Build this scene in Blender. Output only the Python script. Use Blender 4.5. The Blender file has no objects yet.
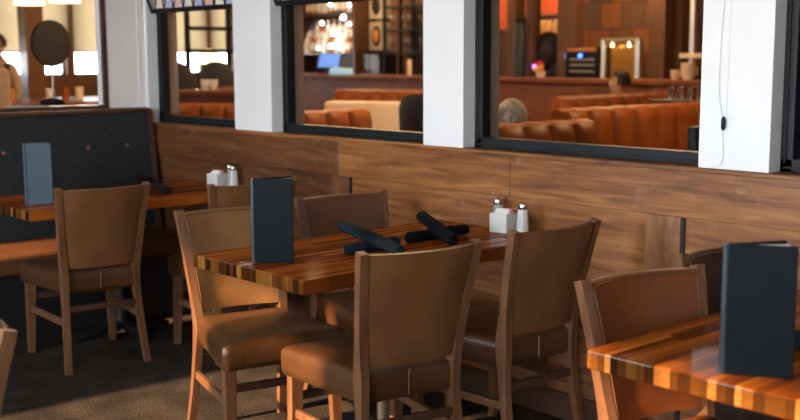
import bpy, bmesh, math, random
from mathutils import Vector, Matrix
random.seed(7)
PI = math.pi
R = math.radians
COL = bpy.context.scene.collection

# ------------------------------------------------------------------ materials
def nodes(name):
    m = bpy.data.materials.new(name); m.use_nodes = True
    nt = m.node_tree
    return m, nt, nt.nodes['Principled BSDF']
def N(nt, t, **kw):
    n = nt.nodes.new(t)
    for k, v in kw.items(): setattr(n, k, v)
    return n
def ramp(nt, stops):
    r = nt.nodes.new('ShaderNodeValToRGB')
    el = r.color_ramp.elements
    while len(el) < len(stops): el.new(0.5)
    for e, (p, c) in zip(el, stops):
        e.position = p; e.color = (*c, 1)
    return r
def bump(nt, src, b, strength, dist=0.01):
    n = nt.nodes.new('ShaderNodeBump'); n.inputs['Strength'].default_value = strength; n.inputs['Distance'].default_value = dist
    nt.links.new(src, n.inputs['Height']); nt.links.new(n.outputs[0], b.inputs['Normal'])
def coords(nt, scale=(1, 1, 1)):
    tc = N(nt, 'ShaderNodeTexCoord'); mp = N(nt, 'ShaderNodeMapping'); mp.inputs['Scale'].default_value = scale
    nt.links.new(tc.outputs['Object'], mp.inputs['Vector'])
    return mp.outputs[0]
def plain(name, col, rough=.5, metal=0, coat=0, noise=0.08, nscale=20, bmp=0.0, coat_rough=.1, spec=.5):
    m, nt, b = nodes(name)
    v = coords(nt)
    n = N(nt, 'ShaderNodeTexNoise'); n.inputs['Scale'].default_value = nscale; n.inputs['Detail'].default_value = 4
    nt.links.new(v, n.inputs['Vector'])
    lo = tuple(c*(1-noise) for c in col); hi = tuple(min(1, c*(1+noise)) for c in col)
    r = ramp(nt, [(.3, lo), (.7, hi)])
    nt.links.new(n.outputs[0], r.inputs[0]); nt.links.new(r.outputs[0], b.inputs['Base Color'])
    b.inputs['Roughness'].default_value = rough; b.inputs['Metallic'].default_value = metal
    b.inputs['Coat Weight'].default_value = coat; b.inputs['Coat Roughness'].default_value = coat_rough; b.inputs['Specular IOR Level'].default_value = spec
    if bmp: bump(nt, n.outputs[0], b, bmp)
    return m
def wood(name, stops, scale=(2, 14, 14), rough=.45, coat=0, blotch=.5, bmp=.1, scuff=0):
    """long grain runs along the axis with the smallest scale"""
    m, nt, b = nodes(name)
    v = coords(nt, scale)
    n = N(nt, 'ShaderNodeTexNoise'); n.inputs['Scale'].default_value = 1.6; n.inputs['Detail'].default_value = 7; n.inputs['Distortion'].default_value = .7
    nt.links.new(v, n.inputs['Vector'])
    v2 = coords(nt, tuple(s*.16 for s in scale))
    n2 = N(nt, 'ShaderNodeTexNoise'); n2.inputs['Scale'].default_value = 1.8; n2.inputs['Detail'].default_value = 3
    nt.links.new(v2, n2.inputs['Vector'])
    mx = N(nt, 'ShaderNodeMix'); mx.inputs[0].default_value = blotch
    nt.links.new(n.outputs[0], mx.inputs[2]); nt.links.new(n2.outputs[0], mx.inputs[3])
    r = ramp(nt, stops); nt.links.new(mx.outputs[0], r.inputs[0])
    out = r.outputs[0]
    if scuff:
        v3 = coords(nt, (5, 5, 9))
        n3 = N(nt, 'ShaderNodeTexNoise'); n3.inputs['Scale'].default_value = 1.5; n3.inputs['Detail'].default_value = 8; n3.inputs['Roughness'].default_value = .7
        nt.links.new(v3, n3.inputs['Vector'])
        r3 = ramp(nt, [(.58, (0, 0, 0)), (.75, (scuff,)*3)])
        nt.links.new(n3.outputs[0], r3.inputs[0])
        m2 = N(nt, 'ShaderNodeMix', data_type='RGBA'); m2.inputs[7].default_value = (.45, .36, .29, 1)
        nt.links.new(r3.outputs[0], m2.inputs[0]); nt.links.new(out, m2.inputs[6]); out = m2.outputs[2]
    nt.links.new(out, b.inputs['Base Color'])
    b.inputs['Roughness'].default_value = rough; b.inputs['Coat Weight'].default_value = coat; b.inputs['Coat Roughness'].default_value = .08
    bump(nt, n.outputs[0], b, bmp, .004)
    return m
def butcher(name):
    m, nt, b = nodes(name)
    tc = N(nt, 'ShaderNodeTexCoord'); sp = N(nt, 'ShaderNodeSeparateXYZ'); nt.links.new(tc.outputs['Object'], sp.inputs[0])
    oi = N(nt, 'ShaderNodeObjectInfo')
    def math_(op, a, bb=None):
        n = N(nt, 'ShaderNodeMath', operation=op)
        for i, x in enumerate((a, bb)):
            if x is None: continue
            if isinstance(x, (int, float)): n.inputs[i].default_value = x
            else: nt.links.new(x, n.inputs[i])
        return n.outputs[0]
    w = math_('ADD', math_('MULTIPLY', sp.outputs[0], 42.0), math_('MULTIPLY', oi.outputs['Random'], 50.0))
    vo = N(nt, 'ShaderNodeTexVoronoi', voronoi_dimensions='1D'); vo.inputs['Scale'].default_value = 1.0
    nt.links.new(w, vo.inputs['W'])
    r1 = N(nt, 'ShaderNodeSeparateColor'); nt.links.new(vo.outputs['Color'], r1.inputs[0])
    seg = math_('FLOOR', math_('ADD', math_('MULTIPLY', sp.outputs[1], 1.7), math_('MULTIPLY', r1.outputs[0], 9.0)))
    cv = N(nt, 'ShaderNodeCombineXYZ'); nt.links.new(math_('MULTIPLY', r1.outputs[1], 97.0), cv.inputs[0]); nt.links.new(seg, cv.inputs[1])
    wn = N(nt, 'ShaderNodeTexWhiteNoise', noise_dimensions='2D'); nt.links.new(cv.outputs[0], wn.inputs['Vector'])
    v = coords(nt, (60, 3.5, 60))
    n = N(nt, 'ShaderNodeTexNoise'); n.inputs['Scale'].default_value = 1.3; n.inputs['Detail'].default_value = 6; n.inputs['Distortion'].default_value = .5
    nt.links.new(v, n.inputs['Vector'])
    fac = math_('ADD', math_('MULTIPLY', wn.outputs['Value'], .72), math_('MULTIPLY', n.outputs[0], .32))
    r = ramp(nt, [(.15, (.10, .022, .005)), (.38, (.20, .046, .008)), (.60, (.30, .073, .010)), (.80, (.42, .110, .014)), (.92, (.50, .165, .030))])
    nt.links.new(fac, r.inputs[0])
    # end grain is darker than face grain
    sn = N(nt, 'ShaderNodeSeparateXYZ'); nt.links.new(tc.outputs['Normal'], sn.inputs[0])
    eg = N(nt, 'ShaderNodeMix', data_type='RGBA', blend_type='MULTIPLY'); er = ramp(nt, [(.0, (.12, .20, .30)), (.35, (.24, .34, .50)), (.70, (.36, .50, .75)), (.86, (.50, .70, 1.1)), (.93, (.52, .80, 1.25))]); nt.links.new(wn.outputs['Value'], er.inputs[0]); nt.links.new(er.outputs[0], eg.inputs[7])
    nt.links.new(math_('ABSOLUTE', sn.outputs[1]), eg.inputs[0]); nt.links.new(r.outputs[0], eg.inputs[6]); nt.links.new(eg.outputs[2], b.inputs['Base Color'])
    b.inputs['Roughness'].default_value = .8; b.inputs['Specular IOR Level'].default_value = 0; b.inputs['Coat Weight'].default_value = .35; b.inputs['Coat Roughness'].default_value = .05
    return m
def leather(name, col, rough=.4, var=.35, coat=.0, spec=.5):
    m, nt, b = nodes(name)
    v = coords(nt)
    n = N(nt, 'ShaderNodeTexNoise'); n.inputs['Scale'].default_value = 6; n.inputs['Detail'].default_value = 6
    nt.links.new(v, n.inputs['Vector'])
    r = ramp(nt, [(.3, tuple(c*(1-var) for c in col)), (.7, tuple(c*(1+var*.6) for c in col))])
    nt.links.new(n.outputs[0], r.inputs[0]); nt.links.new(r.outputs[0], b.inputs['Base Color'])
    vo = N(nt, 'ShaderNodeTexNoise'); vo.inputs['Scale'].default_value = 14; vo.inputs['Detail'].default_value = 5; vo.inputs['Distortion'].default_value = 1.2
    nt.links.new(v, vo.inputs['Vector'])
    bump(nt, vo.outputs[0], b, .14, .012)
    b.inputs['Roughness'].default_value = rough; b.inputs['Coat Weight'].default_value = coat; b.inputs['Specular IOR Level'].default_value = spec
    return m
def emis(name, col, st):
    m, nt, b = nodes(name)
    b.inputs['Base Color'].default_value = (*col, 1)
    b.inputs['Emission Color'].default_value = (*col, 1); b.inputs['Emission Strength'].default_value = st
    return m
def pane_glass(name):
    m = bpy.data.materials.new(name); m.use_nodes = True; nt = m.node_tree; nt.nodes.clear()
    o = N(nt, 'ShaderNodeOutputMaterial'); t = N(nt, 'ShaderNodeBsdfTransparent'); g = N(nt, 'ShaderNodeBsdfGlossy')
    t.inputs[0].default_value = (.97, .98, .98, 1); g.inputs['Roughness'].default_value = .02
    mx = N(nt, 'ShaderNodeMixShader'); mx.inputs[0].default_value = .003
    nt.links.new(t.outputs[0], mx.inputs[1]); nt.links.new(g.outputs[0], mx.inputs[2]); nt.links.new(mx.outputs[0], o.inputs[0])
    return m
def clear_glass(name, col=(1, 1, 1), rough=.03):
    m, nt, b = nodes(name)
    b.inputs['Base Color'].default_value = (*col, 1); b.inputs['Roughness'].default_value = rough
    b.inputs['Transmission Weight'].default_value = .85; b.inputs['IOR'].default_value = 1.4
    return m
def translucent(name, col):
    m = bpy.data.materials.new(name); m.use_nodes = True; nt = m.node_tree; nt.nodes.clear()
    o = N(nt, 'ShaderNodeOutputMaterial'); t = N(nt, 'ShaderNodeBsdfTranslucent'); d = N(nt, 'ShaderNodeBsdfDiffuse')
    tc = N(nt, 'ShaderNodeTexCoord'); w = N(nt, 'ShaderNodeTexNoise'); w.inputs['Scale'].default_value = 3
    nt.links.new(tc.outputs['Object'], w.inputs['Vector'])
    r = ramp(nt, [(.3, tuple(c*.92 for c in col)), (.7, col)]); nt.links.new(w.outputs[0], r.inputs[0])
    nt.links.new(r.outputs[0], t.inputs[0]); nt.links.new(r.outputs[0], d.inputs[0])
    mx = N(nt, 'ShaderNodeMixShader'); mx.inputs[0].default_value = .25
    nt.links.new(t.outputs[0], mx.inputs[1]); nt.links.new(d.outputs[0], mx.inputs[2]); nt.links.new(mx.outputs[0], o.inputs[0])
    return m
def carpet_mat(name):
    m, nt, b = nodes(name)
    v = coords(nt)
    n = N(nt, 'ShaderNodeTexNoise'); n.inputs['Scale'].default_value = 120; n.inputs['Detail'].default_value = 3
    n2 = N(nt, 'ShaderNodeTexNoise'); n2.inputs['Scale'].default_value = 5; n2.inputs['Detail'].default_value = 5
    for q in (n, n2): nt.links.new(v, q.inputs['Vector'])
    mx = N(nt, 'ShaderNodeMix'); mx.inputs[0].default_value = .3
    nt.links.new(n.outputs[0], mx.inputs[2]); nt.links.new(n2.outputs[0], mx.inputs[3])
    r = ramp(nt, [(.36, (.008, .006, .0055)), (.5, (.030, .023, .019)), (.64, (.085, .064, .050))])
    nt.links.new(mx.outputs[0], r.inputs[0]); nt.links.new(r.outputs[0], b.inputs['Base Color'])
    b.inputs['Roughness'].default_value = .95; b.inputs['Specular IOR Level'].default_value = .1
    bump(nt, n.outputs[0], b, .5, .006)
    return m
def stone_tiles(name):
    m, nt, b = nodes(name)
    v = coords(nt)
    vo = N(nt, 'ShaderNodeTexBrick'); vo.inputs['Scale'].default_value = 1.0
    vo.inputs['Brick Width'].default_value = .30; vo.inputs['Row Height'].default_value = .30; vo.inputs['Mortar Size'].default_value = .006
    vo.inputs['Color1'].default_value = (.30, .10, .025, 1); vo.inputs['Color2'].default_value = (.10, .06, .04, 1); vo.inputs['Mortar'].default_value = (.03, .02, .015, 1)
    mp = N(nt, 'ShaderNodeMapping'); mp.inputs['Rotation'].default_value = (PI/2, 0, 0); nt.links.new(v, mp.inputs[0]); nt.links.new(mp.outputs[0], vo.inputs['Vector'])
    nt.links.new(vo.outputs[0], b.inputs['Base Color']); b.inputs['Roughness'].default_value = .5
    return m

M = {}
M['white'] = plain('white_paint', (.86, .87, .865), .55, noise=.02, nscale=3)
M['ceiling'] = plain('ceiling_paint', (.35, .32, .28), .8, noise=.03)
M['beige'] = plain('beige_paint', (.50, .44, .37), .8, noise=.03)
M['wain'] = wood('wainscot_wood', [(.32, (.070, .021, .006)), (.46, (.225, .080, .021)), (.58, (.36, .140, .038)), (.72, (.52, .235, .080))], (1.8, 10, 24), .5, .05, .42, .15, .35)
M['wain_dark'] = wood('wainscot_dark_wood', [(.32, (.035, .011, .004)), (.46, (.110, .038, .012)), (.58, (.18, .068, .022)), (.72, (.27, .115, .042))], (1.8, 10, 24), .5, .05, .42, .15, .3)  # darker wainscot copy; light falloff and a stain difference put into its colour
M['batten'] = wood('batten_wood', [(.32, (.045, .015, .006)), (.5, (.17, .062, .020)), (.66, (.38, .18, .075))], (9, 9, 1.8), .45, .1, .5, .2, .6)
M['dark_wood'] = wood('dark_wood', [(.3, (.030, .014, .008)), (.55, (.070, .032, .017)), (.75, (.12, .058, .030))], (2, 10, 10), .4, .2)
M['bar_wood'] = wood('bar_wood', [(.3, (.12, .034, .009)), (.55, (.27, .078, .020)), (.75, (.40, .13, .038))], (2, 9, 9), .6)
M['warm_wood'] = wood('warm_wood', [(.3, (.10, .036, .014)), (.55, (.20, .080, .030)), (.75, (.30, .135, .055))], (2, 9, 9), .4, .2)
M['post_wood'] = wood('post_wood', [(.3, (.07, .028, .011)), (.55, (.13, .055, .023)), (.75, (.20, .09, .04))], (9, 9, 1.5), .5)
M['chair_wood'] = wood('chair_wood', [(.3, (.085, .035, .015)), (.5, (.155, .068, .031)), (.72, (.26, .125, .060))], (16, 16, 2.2), .36, .15, .45, .08)
M['butcher'] = butcher('butcher_block')
M['leather'] = leather('caramel_leather', (.082, .034, .0115), .33, .36, .25)
M['leather_dark'] = leather('espresso_leather', (.028, .013, .009), .42, .25)
M['leather_mid'] = leather('umber_leather', (.125, .047, .017), .40, .25)
M['shell'] = leather('umber_back_cover', (.165, .072, .028), .42, .28, 0, .22)
M['pad'] = leather('lit_caramel_leather', (.235, .108, .034), .38, .25, .1)  # caramel leather lightened; warm light on the backs put into the colour
M['sienna'] = leather('sienna_leather', (.165, .046, .011), .46, .25, .0, .3)
M['thread'] = plain('thread', (.30, .17, .08), .7)
M['orange'] = leather('orange_leather', (.30, .075, .010), .5, .25, 0, .3)
M['cream'] = plain('cream_vinyl', (.82, .66, .48), .5, noise=.04)
M['tan'] = plain('tan_fabric', (.50, .34, .22), .8, noise=.06)
M['iron'] = plain('black_iron', (.008, .008, .009), .55, 0, noise=.2, spec=.2)
M['black'] = plain('black_metal', (.010, .013, .016), .5, 0, noise=.25, nscale=9, spec=.3)
M['bblack'] = plain('soft_black', (.008, .007, .007), .6, noise=.2)
M['bronze'] = plain('dark_grey_disc', (.012, .0125, .012), .4, 0, noise=.15)
M['booth'] = plain('charcoal_fabric', (.030, .034, .037), .9, noise=.4, nscale=90, bmp=.4, spec=.1)
M['button'] = plain('copper_button', (.22, .10, .05), .5)
M['menu'] = plain('menu_leatherette', (.0028, .0068, .0095), .55, noise=.3, nscale=120, bmp=.06, spec=.12)
M['menu_sheen'] = plain('menu_sheen_cover', (.028, .062, .088), .45, noise=.2, nscale=120, bmp=.08)  # blue-grey is light sheen put into the cover colour
M['menu_edge'] = plain('menu_spine', (.020, .034, .045), .38, noise=.2, nscale=90)
M['paper'] = plain('paper', (.72, .70, .66), .8, noise=.03)
M['napkin'] = plain('black_cloth', (.0085, .009, .0105), .88, noise=.3, nscale=160, bmp=.3, spec=.1)
M['napkin_slate'] = plain('slate_cloth', (.014, .022, .029), .88, noise=.3, nscale=160, bmp=.3, spec=.1)
M['napkin_brown'] = plain('umber_cloth', (.022, .013, .012), .85, noise=.3, nscale=160, bmp=.3, spec=.1)
M['ceramic'] = plain('white_ceramic', (.80, .79, .76), .2, coat=.5, noise=.01)
M['salt'] = plain('salt_glass', (.74, .75, .74), .12, coat=.8, noise=.03)
M['pepper'] = plain('pepper_glass', (.34, .36, .31), .10, coat=.8, noise=.35, nscale=60)
M['chrome'] = plain('chrome', (.60, .59, .57), .16, 1.0, noise=.03)
M['silver'] = plain('satin_steel', (.62, .60, .56), .3, .9, noise=.05)
M['pink'] = plain('pink_packet', (.72, .25, .33), .7)
M['packet'] = plain('white_packet', (.78, .76, .70), .7, noise=.05)
M['carpet'] = carpet_mat('carpet_pile')
M['pane'] = pane_glass('window_pane')
M['glass'] = clear_glass('drinking_glass', (.96, .95, .92))
M['blind'] = translucent('roller_blind', (.46, .385, .28))
M['stone'] = stone_tiles('copper_stone_tiles')
M['orange_paint'] = plain('orange_paint', (.62, .095, .012), .6, noise=.1, nscale=3)
M['brownwall'] = plain('brown_wall', (.10, .038, .015), .7, noise=.25, nscale=3)
M['bulb'] = emis('bulb_glow', (1, .72, .40), 14)
M['glint_white'] = emis('glint_white', (1, .92, .82), 18)
M['jamb'] = plain('jamb_paint', (.34, .23, .16), .6, noise=.1)
M['shade_glow'] = emis('shade_glow', (1, .70, .36), 2.2)
M['screen'] = emis('screen_glow', (.10, .22, .62), .55)
M['pale_glow'] = emis('pale_glow', (.28, .50, .62), .4)
M['led_blue'] = emis('led_blue', (.03, .12, 1), 5)
M['led_violet'] = emis('led_violet', (.30, .10, 1), 6)
M['amber'] = plain('amber', (.55, .21, .05), .4)
M['skin'] = plain('skin', (.46, .24, .15), .55, noise=.05)
M['hair_grey'] = plain('grey_hair', (.28, .22, .16), .6, noise=.6, nscale=45, bmp=.6)
M['hair_dark'] = plain('dark_hair', (.018, .011, .008), .6, noise=.3, nscale=60)
M['shirt_tan'] = plain('tan_shirt', (.50, .36, .25), .85)
M['shirt_dark'] = plain('dark_shirt', (.02, .02, .024), .85)
M['shirt_olive'] = plain('olive_shirt', (.12, .09, .06), .85)
M['trouser'] = plain('dark_trousers', (.02, .02, .025), .85)
M['tack'] = plain('tack', (.010, .008, .006), .35, .6)
M['navy'] = plain('navy_cover', (.015, .022, .032), .5)
M['glass_blue'] = plain('stained_blue', (.45, .50, .75), .3)
M['glass_rose'] = plain('stained_rose', (.75, .45, .42), .3)
M['glass_milk'] = plain('stained_milk', (.85, .78, .66), .3)

# ------------------------------------------------------------------ mesh helpers
def bm_new(): return bmesh.new()
def box(bm, lo, hi, bev=0.0, seg=2):
    t = bmesh.new()
    r = bmesh.ops.create_cube(t, size=1)
    for v in t.verts:
        v.co = Vector([(lo[i]+hi[i])/2 + v.co[i]*(hi[i]-lo[i]) for i in range(3)])
    if bev: bmesh.ops.bevel(t, geom=t.edges[:], offset=bev, segments=seg, affect='EDGES', profile=.5)
    merge(bm, t); return bm
def merge(bm, t, mat=None):
    if mat is not None: bmesh.ops.transform(t, matrix=mat, verts=t.verts)
    me = bpy.data.meshes.new('tmp'); t.to_mesh(me); t.free(); bm.from_mesh(me); bpy.data.meshes.remove(me)
def loft(bm, rings, close=True, cap=True):
    """rings: lists of equal-length point loops"""
    vs = [[bm.verts.new(p) for p in r] for r in rings]
    n = len(rings[0])
    for a, b in zip(vs, vs[1:]):
        for i in range(n if close else n-1):
            j = (i+1) % n
            try: bm.faces.new((a[i], a[j], b[j], b[i]))
            except ValueError: pass
    if cap and close:
        bm.faces.new(vs[0][::-1]); bm.faces.new(vs[-1])
    return bm
def lathe(bm, prof, seg=24, center=(0, 0)):
    rings = [[(center[0]+r*math.cos(2*PI*i/seg), center[1]+r*math.sin(2*PI*i/seg), z) for i in range(seg)] for r, z in prof]
    return loft(bm, rings)
def tube(bm, pts, rad, seg=10, flat=1.0):
    pts = [Vector(p) for p in pts]
    rads = rad if isinstance(rad, (list, tuple)) else [rad]*len(pts)
    rings = []; ref = None
    for i, p in enumerate(pts):
        t = (pts[min(i+1, len(pts)-1)] - pts[max(i-1, 0)]).normalized()
        if ref is None: ref = Vector((0, 0, 1)) if abs(t.z) < .9 else Vector((1, 0, 0))
        a = t.cross(ref).normalized(); b = a.cross(t).normalized(); ref = b
        rings.append([p + (a*math.cos(2*PI*k/seg) + b*math.sin(2*PI*k/seg)*flat)*rads[i] for k in range(seg)])
    return loft(bm, rings)
def cyl(bm, p0, p1, r, seg=16, r1=None):
    return tube(bm, [p0, p1], [r, r if r1 is None else r1], seg)
def ball(bm, c, r, seg=16, s=(1, 1, 1)):
    t = bmesh.new(); bmesh.ops.create_uvsphere(t, u_segments=seg, v_segments=max(6, seg//2+2), radius=r)
    for v in t.verts: v.co = Vector((v.co.x*s[0]+c[0], v.co.y*s[1]+c[1], v.co.z*s[2]+c[2]))
    merge(bm, t); return bm
def link(name, data, parent=None):
    o = bpy.data.objects.new(name, data); COL.objects.link(o)
    if parent is not None: o.parent = parent
    return o
def obj(name, bm, mat, parent=None, smooth=None, bevel=0):
    if bevel:
        ed = [e for e in bm.edges if len(e.link_faces) == 2 and e.calc_face_angle(0) > .6]
        bmesh.ops.bevel(bm, geom=ed, offset=bevel, segments=2, affect='EDGES', profile=.6)
    bmesh.ops.recalc_face_normals(bm, faces=bm.faces[:])
    me = bpy.data.meshes.new(name); bm.to_mesh(me); bm.free()
    for m in (mat if isinstance(mat, (list, tuple)) else [mat]): me.materials.append(m)
    if smooth is not None:
        for p in me.polygons: p.use_smooth = True
        try: me.set_sharp_from_angle(angle=math.radians(smooth))
        except Exception: pass
    return link(name, me, parent)
def tag(o, label, cat, group=None, kind=None):
    o['label'] = label
    if cat: o['category'] = cat
    if group: o['group'] = group
    if kind: o['kind'] = kind
    return o
def thing(name, label, cat, loc=(0, 0, 0), rot=0, group=None):
    o = bpy.data.objects.new(name, None); COL.objects.link(o)
    o.location = loc; o.rotation_euler = (0, 0, rot); o.empty_display_size = .1
    return tag(o, label, cat, group)
def struct(name, bm, mat, parent=None, smooth=None, bevel=0, label=None):
    o = obj(name, bm, mat, parent, smooth, bevel)
    if parent is None: o['kind'] = 'structure'
    if label: o['label'] = label
    return o
def dup(root, loc, rot, label, group=None):
    r = root.copy(); COL.objects.link(r); r.location = loc; r.rotation_euler = (0, 0, rot); r['label'] = label
    if group: r['group'] = group
    for ch in list(root.children):
        c = ch.copy(); COL.objects.link(c); c.parent = r
        for g in list(ch.children):
            d = g.copy(); COL.objects.link(d); d.parent = c
    return r
def swap(root, old, new):
    """other upholstery on a copy: own mesh data for the parts that carry it"""
    for ch in list(root.children):
        for o in [ch]+list(ch.children):
            if o.data and o.data.materials and o.data.materials[0] in old:
                o.data = o.data.copy(); o.data.materials[0] = new

# ------------------------------------------------------------------ the setting
WY = 3.48            # face of the wainscot
XB = -6.20           # face of the wall behind the booth
bm = bm_new(); box(bm, (-14.8, -2.8, -.06), (3.2, 10.9, 0)); struct('floor', bm, M['carpet'])
bm = bm_new(); box(bm, (-14.8, -2.8, 3.4), (3.2, 10.9, 3.5)); struct('ceiling', bm, M['ceiling'])
# wainscot below the windows
bm = bm_new(); box(bm, (-6.19, WY+.02, 0), (3.2, WY+.18, 1.07)); struct('wall_window', bm, M['wain'])
bm = bm_new(); box(bm, (-4.30, WY, .905), (-3.15, WY+.03, 1.082), .004); box(bm, (-3.147, WY, .905), (3.2, WY+.03, 1.082), .004)
struct('trim_1', bm, M['wain'])
bm = bm_new(); box(bm, (-6.19, WY-.012, 1.078), (3.2, WY+.10, 1.096), .004); struct('trim_2', bm, M['wain'])
k = 3
for xa, xb in ((-4.362, -4.228), (-2.455, -2.30), (-3.06, -2.94), (-.45, -.30)):
    bm = bm_new(); box(bm, (xa, WY+.002, 0.0), (xb, WY+.03, .905 if xa != -3.06 else .42), .004); struct('trim_%d' % k, bm, M['batten']); k += 1
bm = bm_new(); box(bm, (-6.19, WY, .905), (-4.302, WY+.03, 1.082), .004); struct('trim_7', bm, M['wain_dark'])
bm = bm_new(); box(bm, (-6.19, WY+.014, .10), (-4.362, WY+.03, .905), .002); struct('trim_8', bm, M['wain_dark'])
for q, xa in enumerate((-4.228, -2.30)):
    bm = bm_new(); box(bm, (xa, WY+.010, .10), (xa+.012, WY+.03, .905)); struct('trim_%d' % (9+q), bm, M['bblack'])  # black strip put in for the recess shadow beside the batten
bm = bm_new(); box(bm, (-6.19, WY-.002, 0), (3.2, WY+.02, .11), .004); struct('baseboard_window', bm, M['dark_wood'])
# pillars and black framed windows
PX = [(-6.20, -6.165), (-5.215, -4.862), (-3.682, -3.425), (-2.232, -1.952), (-.60, -.32), (.9, 1.2)]
for i, (a, b) in enumerate(PX):
    bm = bm_new(); box(bm, (a, WY, 1.096), (b, WY+.19, 3.4), .003)
    struct('pillar', bm, M['white'])
for i in range(5):
    a, b = PX[i][1], PX[i+1][0]
    w = bpy.data.objects.new('window_%d' % (i+1), None); COL.objects.link(w); w['kind'] = 'structure'; w.location = ((a+b)/2, WY+.10, 1.096)
    hw = (b-a)/2
    bm = bm_new(); f = .047
    for (x0, x1, z0, z1) in ((-hw, hw, 0, .046), (-hw, hw, 1.50, 1.56), (-hw, -hw+f, 0, 1.56), (hw-f, hw, 0, 1.56)):
        box(bm, (x0, -.028, z0), (x1, .026, z1), .003)
    for (x0, x1, z0, z1) in ((-hw+.012, hw-.012, .012, .02), (-hw+.016, -hw+.022, .03, 1.5)):
        box(bm, (x0, -.034, z0), (x1, -.026, z1), .002)
    obj('frame', bm, M['black'], w)
    bm = bm_new(); box(bm, (-hw+f, -.004, .046), (hw-f, .004, 1.50)); obj('pane', bm, M['pane'], w)
    bm = bm_new()
    box(bm, (-hw, .027, -.01), (-hw+.03, .10, 1.56), .003); box(bm, (hw-.03, .027, -.01), (hw, .10, 1.56), .003)
    obj('jamb', bm, M['jamb'], w)
    if i < 4:
        # leaded glass panel with a black lattice across the head of the window
        t = thing('leaded_glass_panel', ['leaded glass panel across the head of the narrow window beside the booth', 'leaded glass panel across the head of the window left of the middle pillar',
              'leaded glass panel across the head of the widest window in front of the orange booths', 'leaded glass panel across the head of the window at the far right edge'][i], 'glass panel', ((a+b)/2, WY+.05, 1.765), 0, 'leaded glass panels over the windows')
        bm = bm_new(); box(bm, (-hw+.002, -.018, 0), (hw-.002, .014, .028), .003); obj('rail', bm, M['iron'], t)
        n = max(4, int((b-a)/.11)); st = (2*hw-.06)/n
        bm = bm_new()
        for q in range(n):
            x0 = -hw+.03+q*st
            tube(bm, [(x0, 0, .02), (x0+st*.5, 0, .20)], .008, 6); tube(bm, [(x0+st*.5, 0, .20), (x0+st, 0, .02)], .008, 6)
        box(bm, (-hw+.002, -.014, .20), (hw-.002, .012, .225), .003)
        tube(bm, [(-hw+.006, -.012, .01), (-hw+.006, -.045, .10)], .009, 6)
        obj('lattice', bm, M['iron'], t)
        for mi, mn in enumerate(('glass_milk', 'glass_rose', 'glass_blue')):
            bm = bm_new()
            for q in range(mi, 2*n, 3):
                x0 = -hw+.03+(q/2)*st
                up = q % 2 == 0
                p = [(x0, .0, .03), (x0+st, .0, .03), (x0+st*.5, .0, .19)] if up else [(x0, .0, .19), (x0+st, .0, .19), (x0+st*.5, .0, .03)]
                if x0+st > hw: continue
                loft(bm, [[Vector(v)+Vector((0, -.003, 0)) for v in p], [Vector(v)+Vector((0, .003, 0)) for v in p]])
            obj('glass_piece', bm, M[mn], t)
bm = bm_new(); box(bm, (-6.165, WY+.02, 2.64), (3.2, WY+.18, 3.4)); struct('wall_head', bm, M['white'])

# wall behind the booth with an opening to the next room
bm = bm_new(); box(bm, (XB-.12, -2.6, 0), (XB, WY+.19, 1.19)); struct('wall_left', bm, M['dark_wood'])
bm = bm_new(); box(bm, (XB-.055, 3.225, 1.19), (XB, WY, 3.4), .004); box(bm, (XB-.005, 3.435, 1.19), (XB+.006, 3.442, 3.4)); struct('wall_column', bm, M['white'])
bm = bm_new(); box(bm, (XB-.12, -2.6, 1.19), (XB, .3, 3.4)); struct('wall_side', bm, M['beige'])
bm = bm_new(); box(bm, (XB-.12, .3, 2.45), (XB, 3.225, 3.4)); struct('wall_lintel', bm, M['white'])
bm = bm_new(); box(bm, (XB-.15, .3, 1.19), (XB+.012, 3.225, 1.212), .003); box(bm, (XB-.022, 3.2, 1.19), (XB+.008, 3.226, 2.45), .003); struct('trim_20', bm, M['dark_wood'])
bm = bm_new(); box(bm, (XB-.062, 3.19, 1.212), (XB-.022, 3.225, 2.45), .003); struct('trim_21', bm, M['white'])

# street side of the dining room, behind the photographer: unseen wall, openings shaped to place sun and shade
FY = -1.2
bm = bm_new()
box(bm, (-6.32, FY-.15, 0), (3.2, FY, .35)); 
for a, b, z in ((-4.62, -3.44, 2.85), (-3.44, -3.06, 3.25), (-3.06, -2.9, 2.85), (-2.9, -2.5, 3.36), (-2.5, -2.16, 2.85), (-2.16, -.9, 3.0), (-.9, 3.2, 2.85)):
    box(bm, (a, FY-.15, z), (b, FY, 3.4))
box(bm, (-6.32, FY-.15, 3.3), (-4.62, FY, 3.4))
for a, b in ((-5.08, -4.62), (-3.72, -3.44), (-3.06, -2.16), (-1.78, -1.66), (-1.10, .20), (1.4, 3.2)):
    box(bm, (a, FY-.15, .35), (b, FY, 2.85 if a > -5 else 3.3))
box(bm, (-5.62, FY-.15, .35), (-5.08, FY, 2.90))
box(bm, (-6.32, FY-.15, .35), (-5.62, FY, 2.12))
box(bm, (-3.44, FY-.15, 2.42), (-3.06, FY, 2.62))
struct('wall_street', bm, M['beige'])
bm = bm_new(); box(bm, (3.1, FY, 0), (3.2, WY, 3.4)); struct('wall_right', bm, M['beige'])

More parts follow.
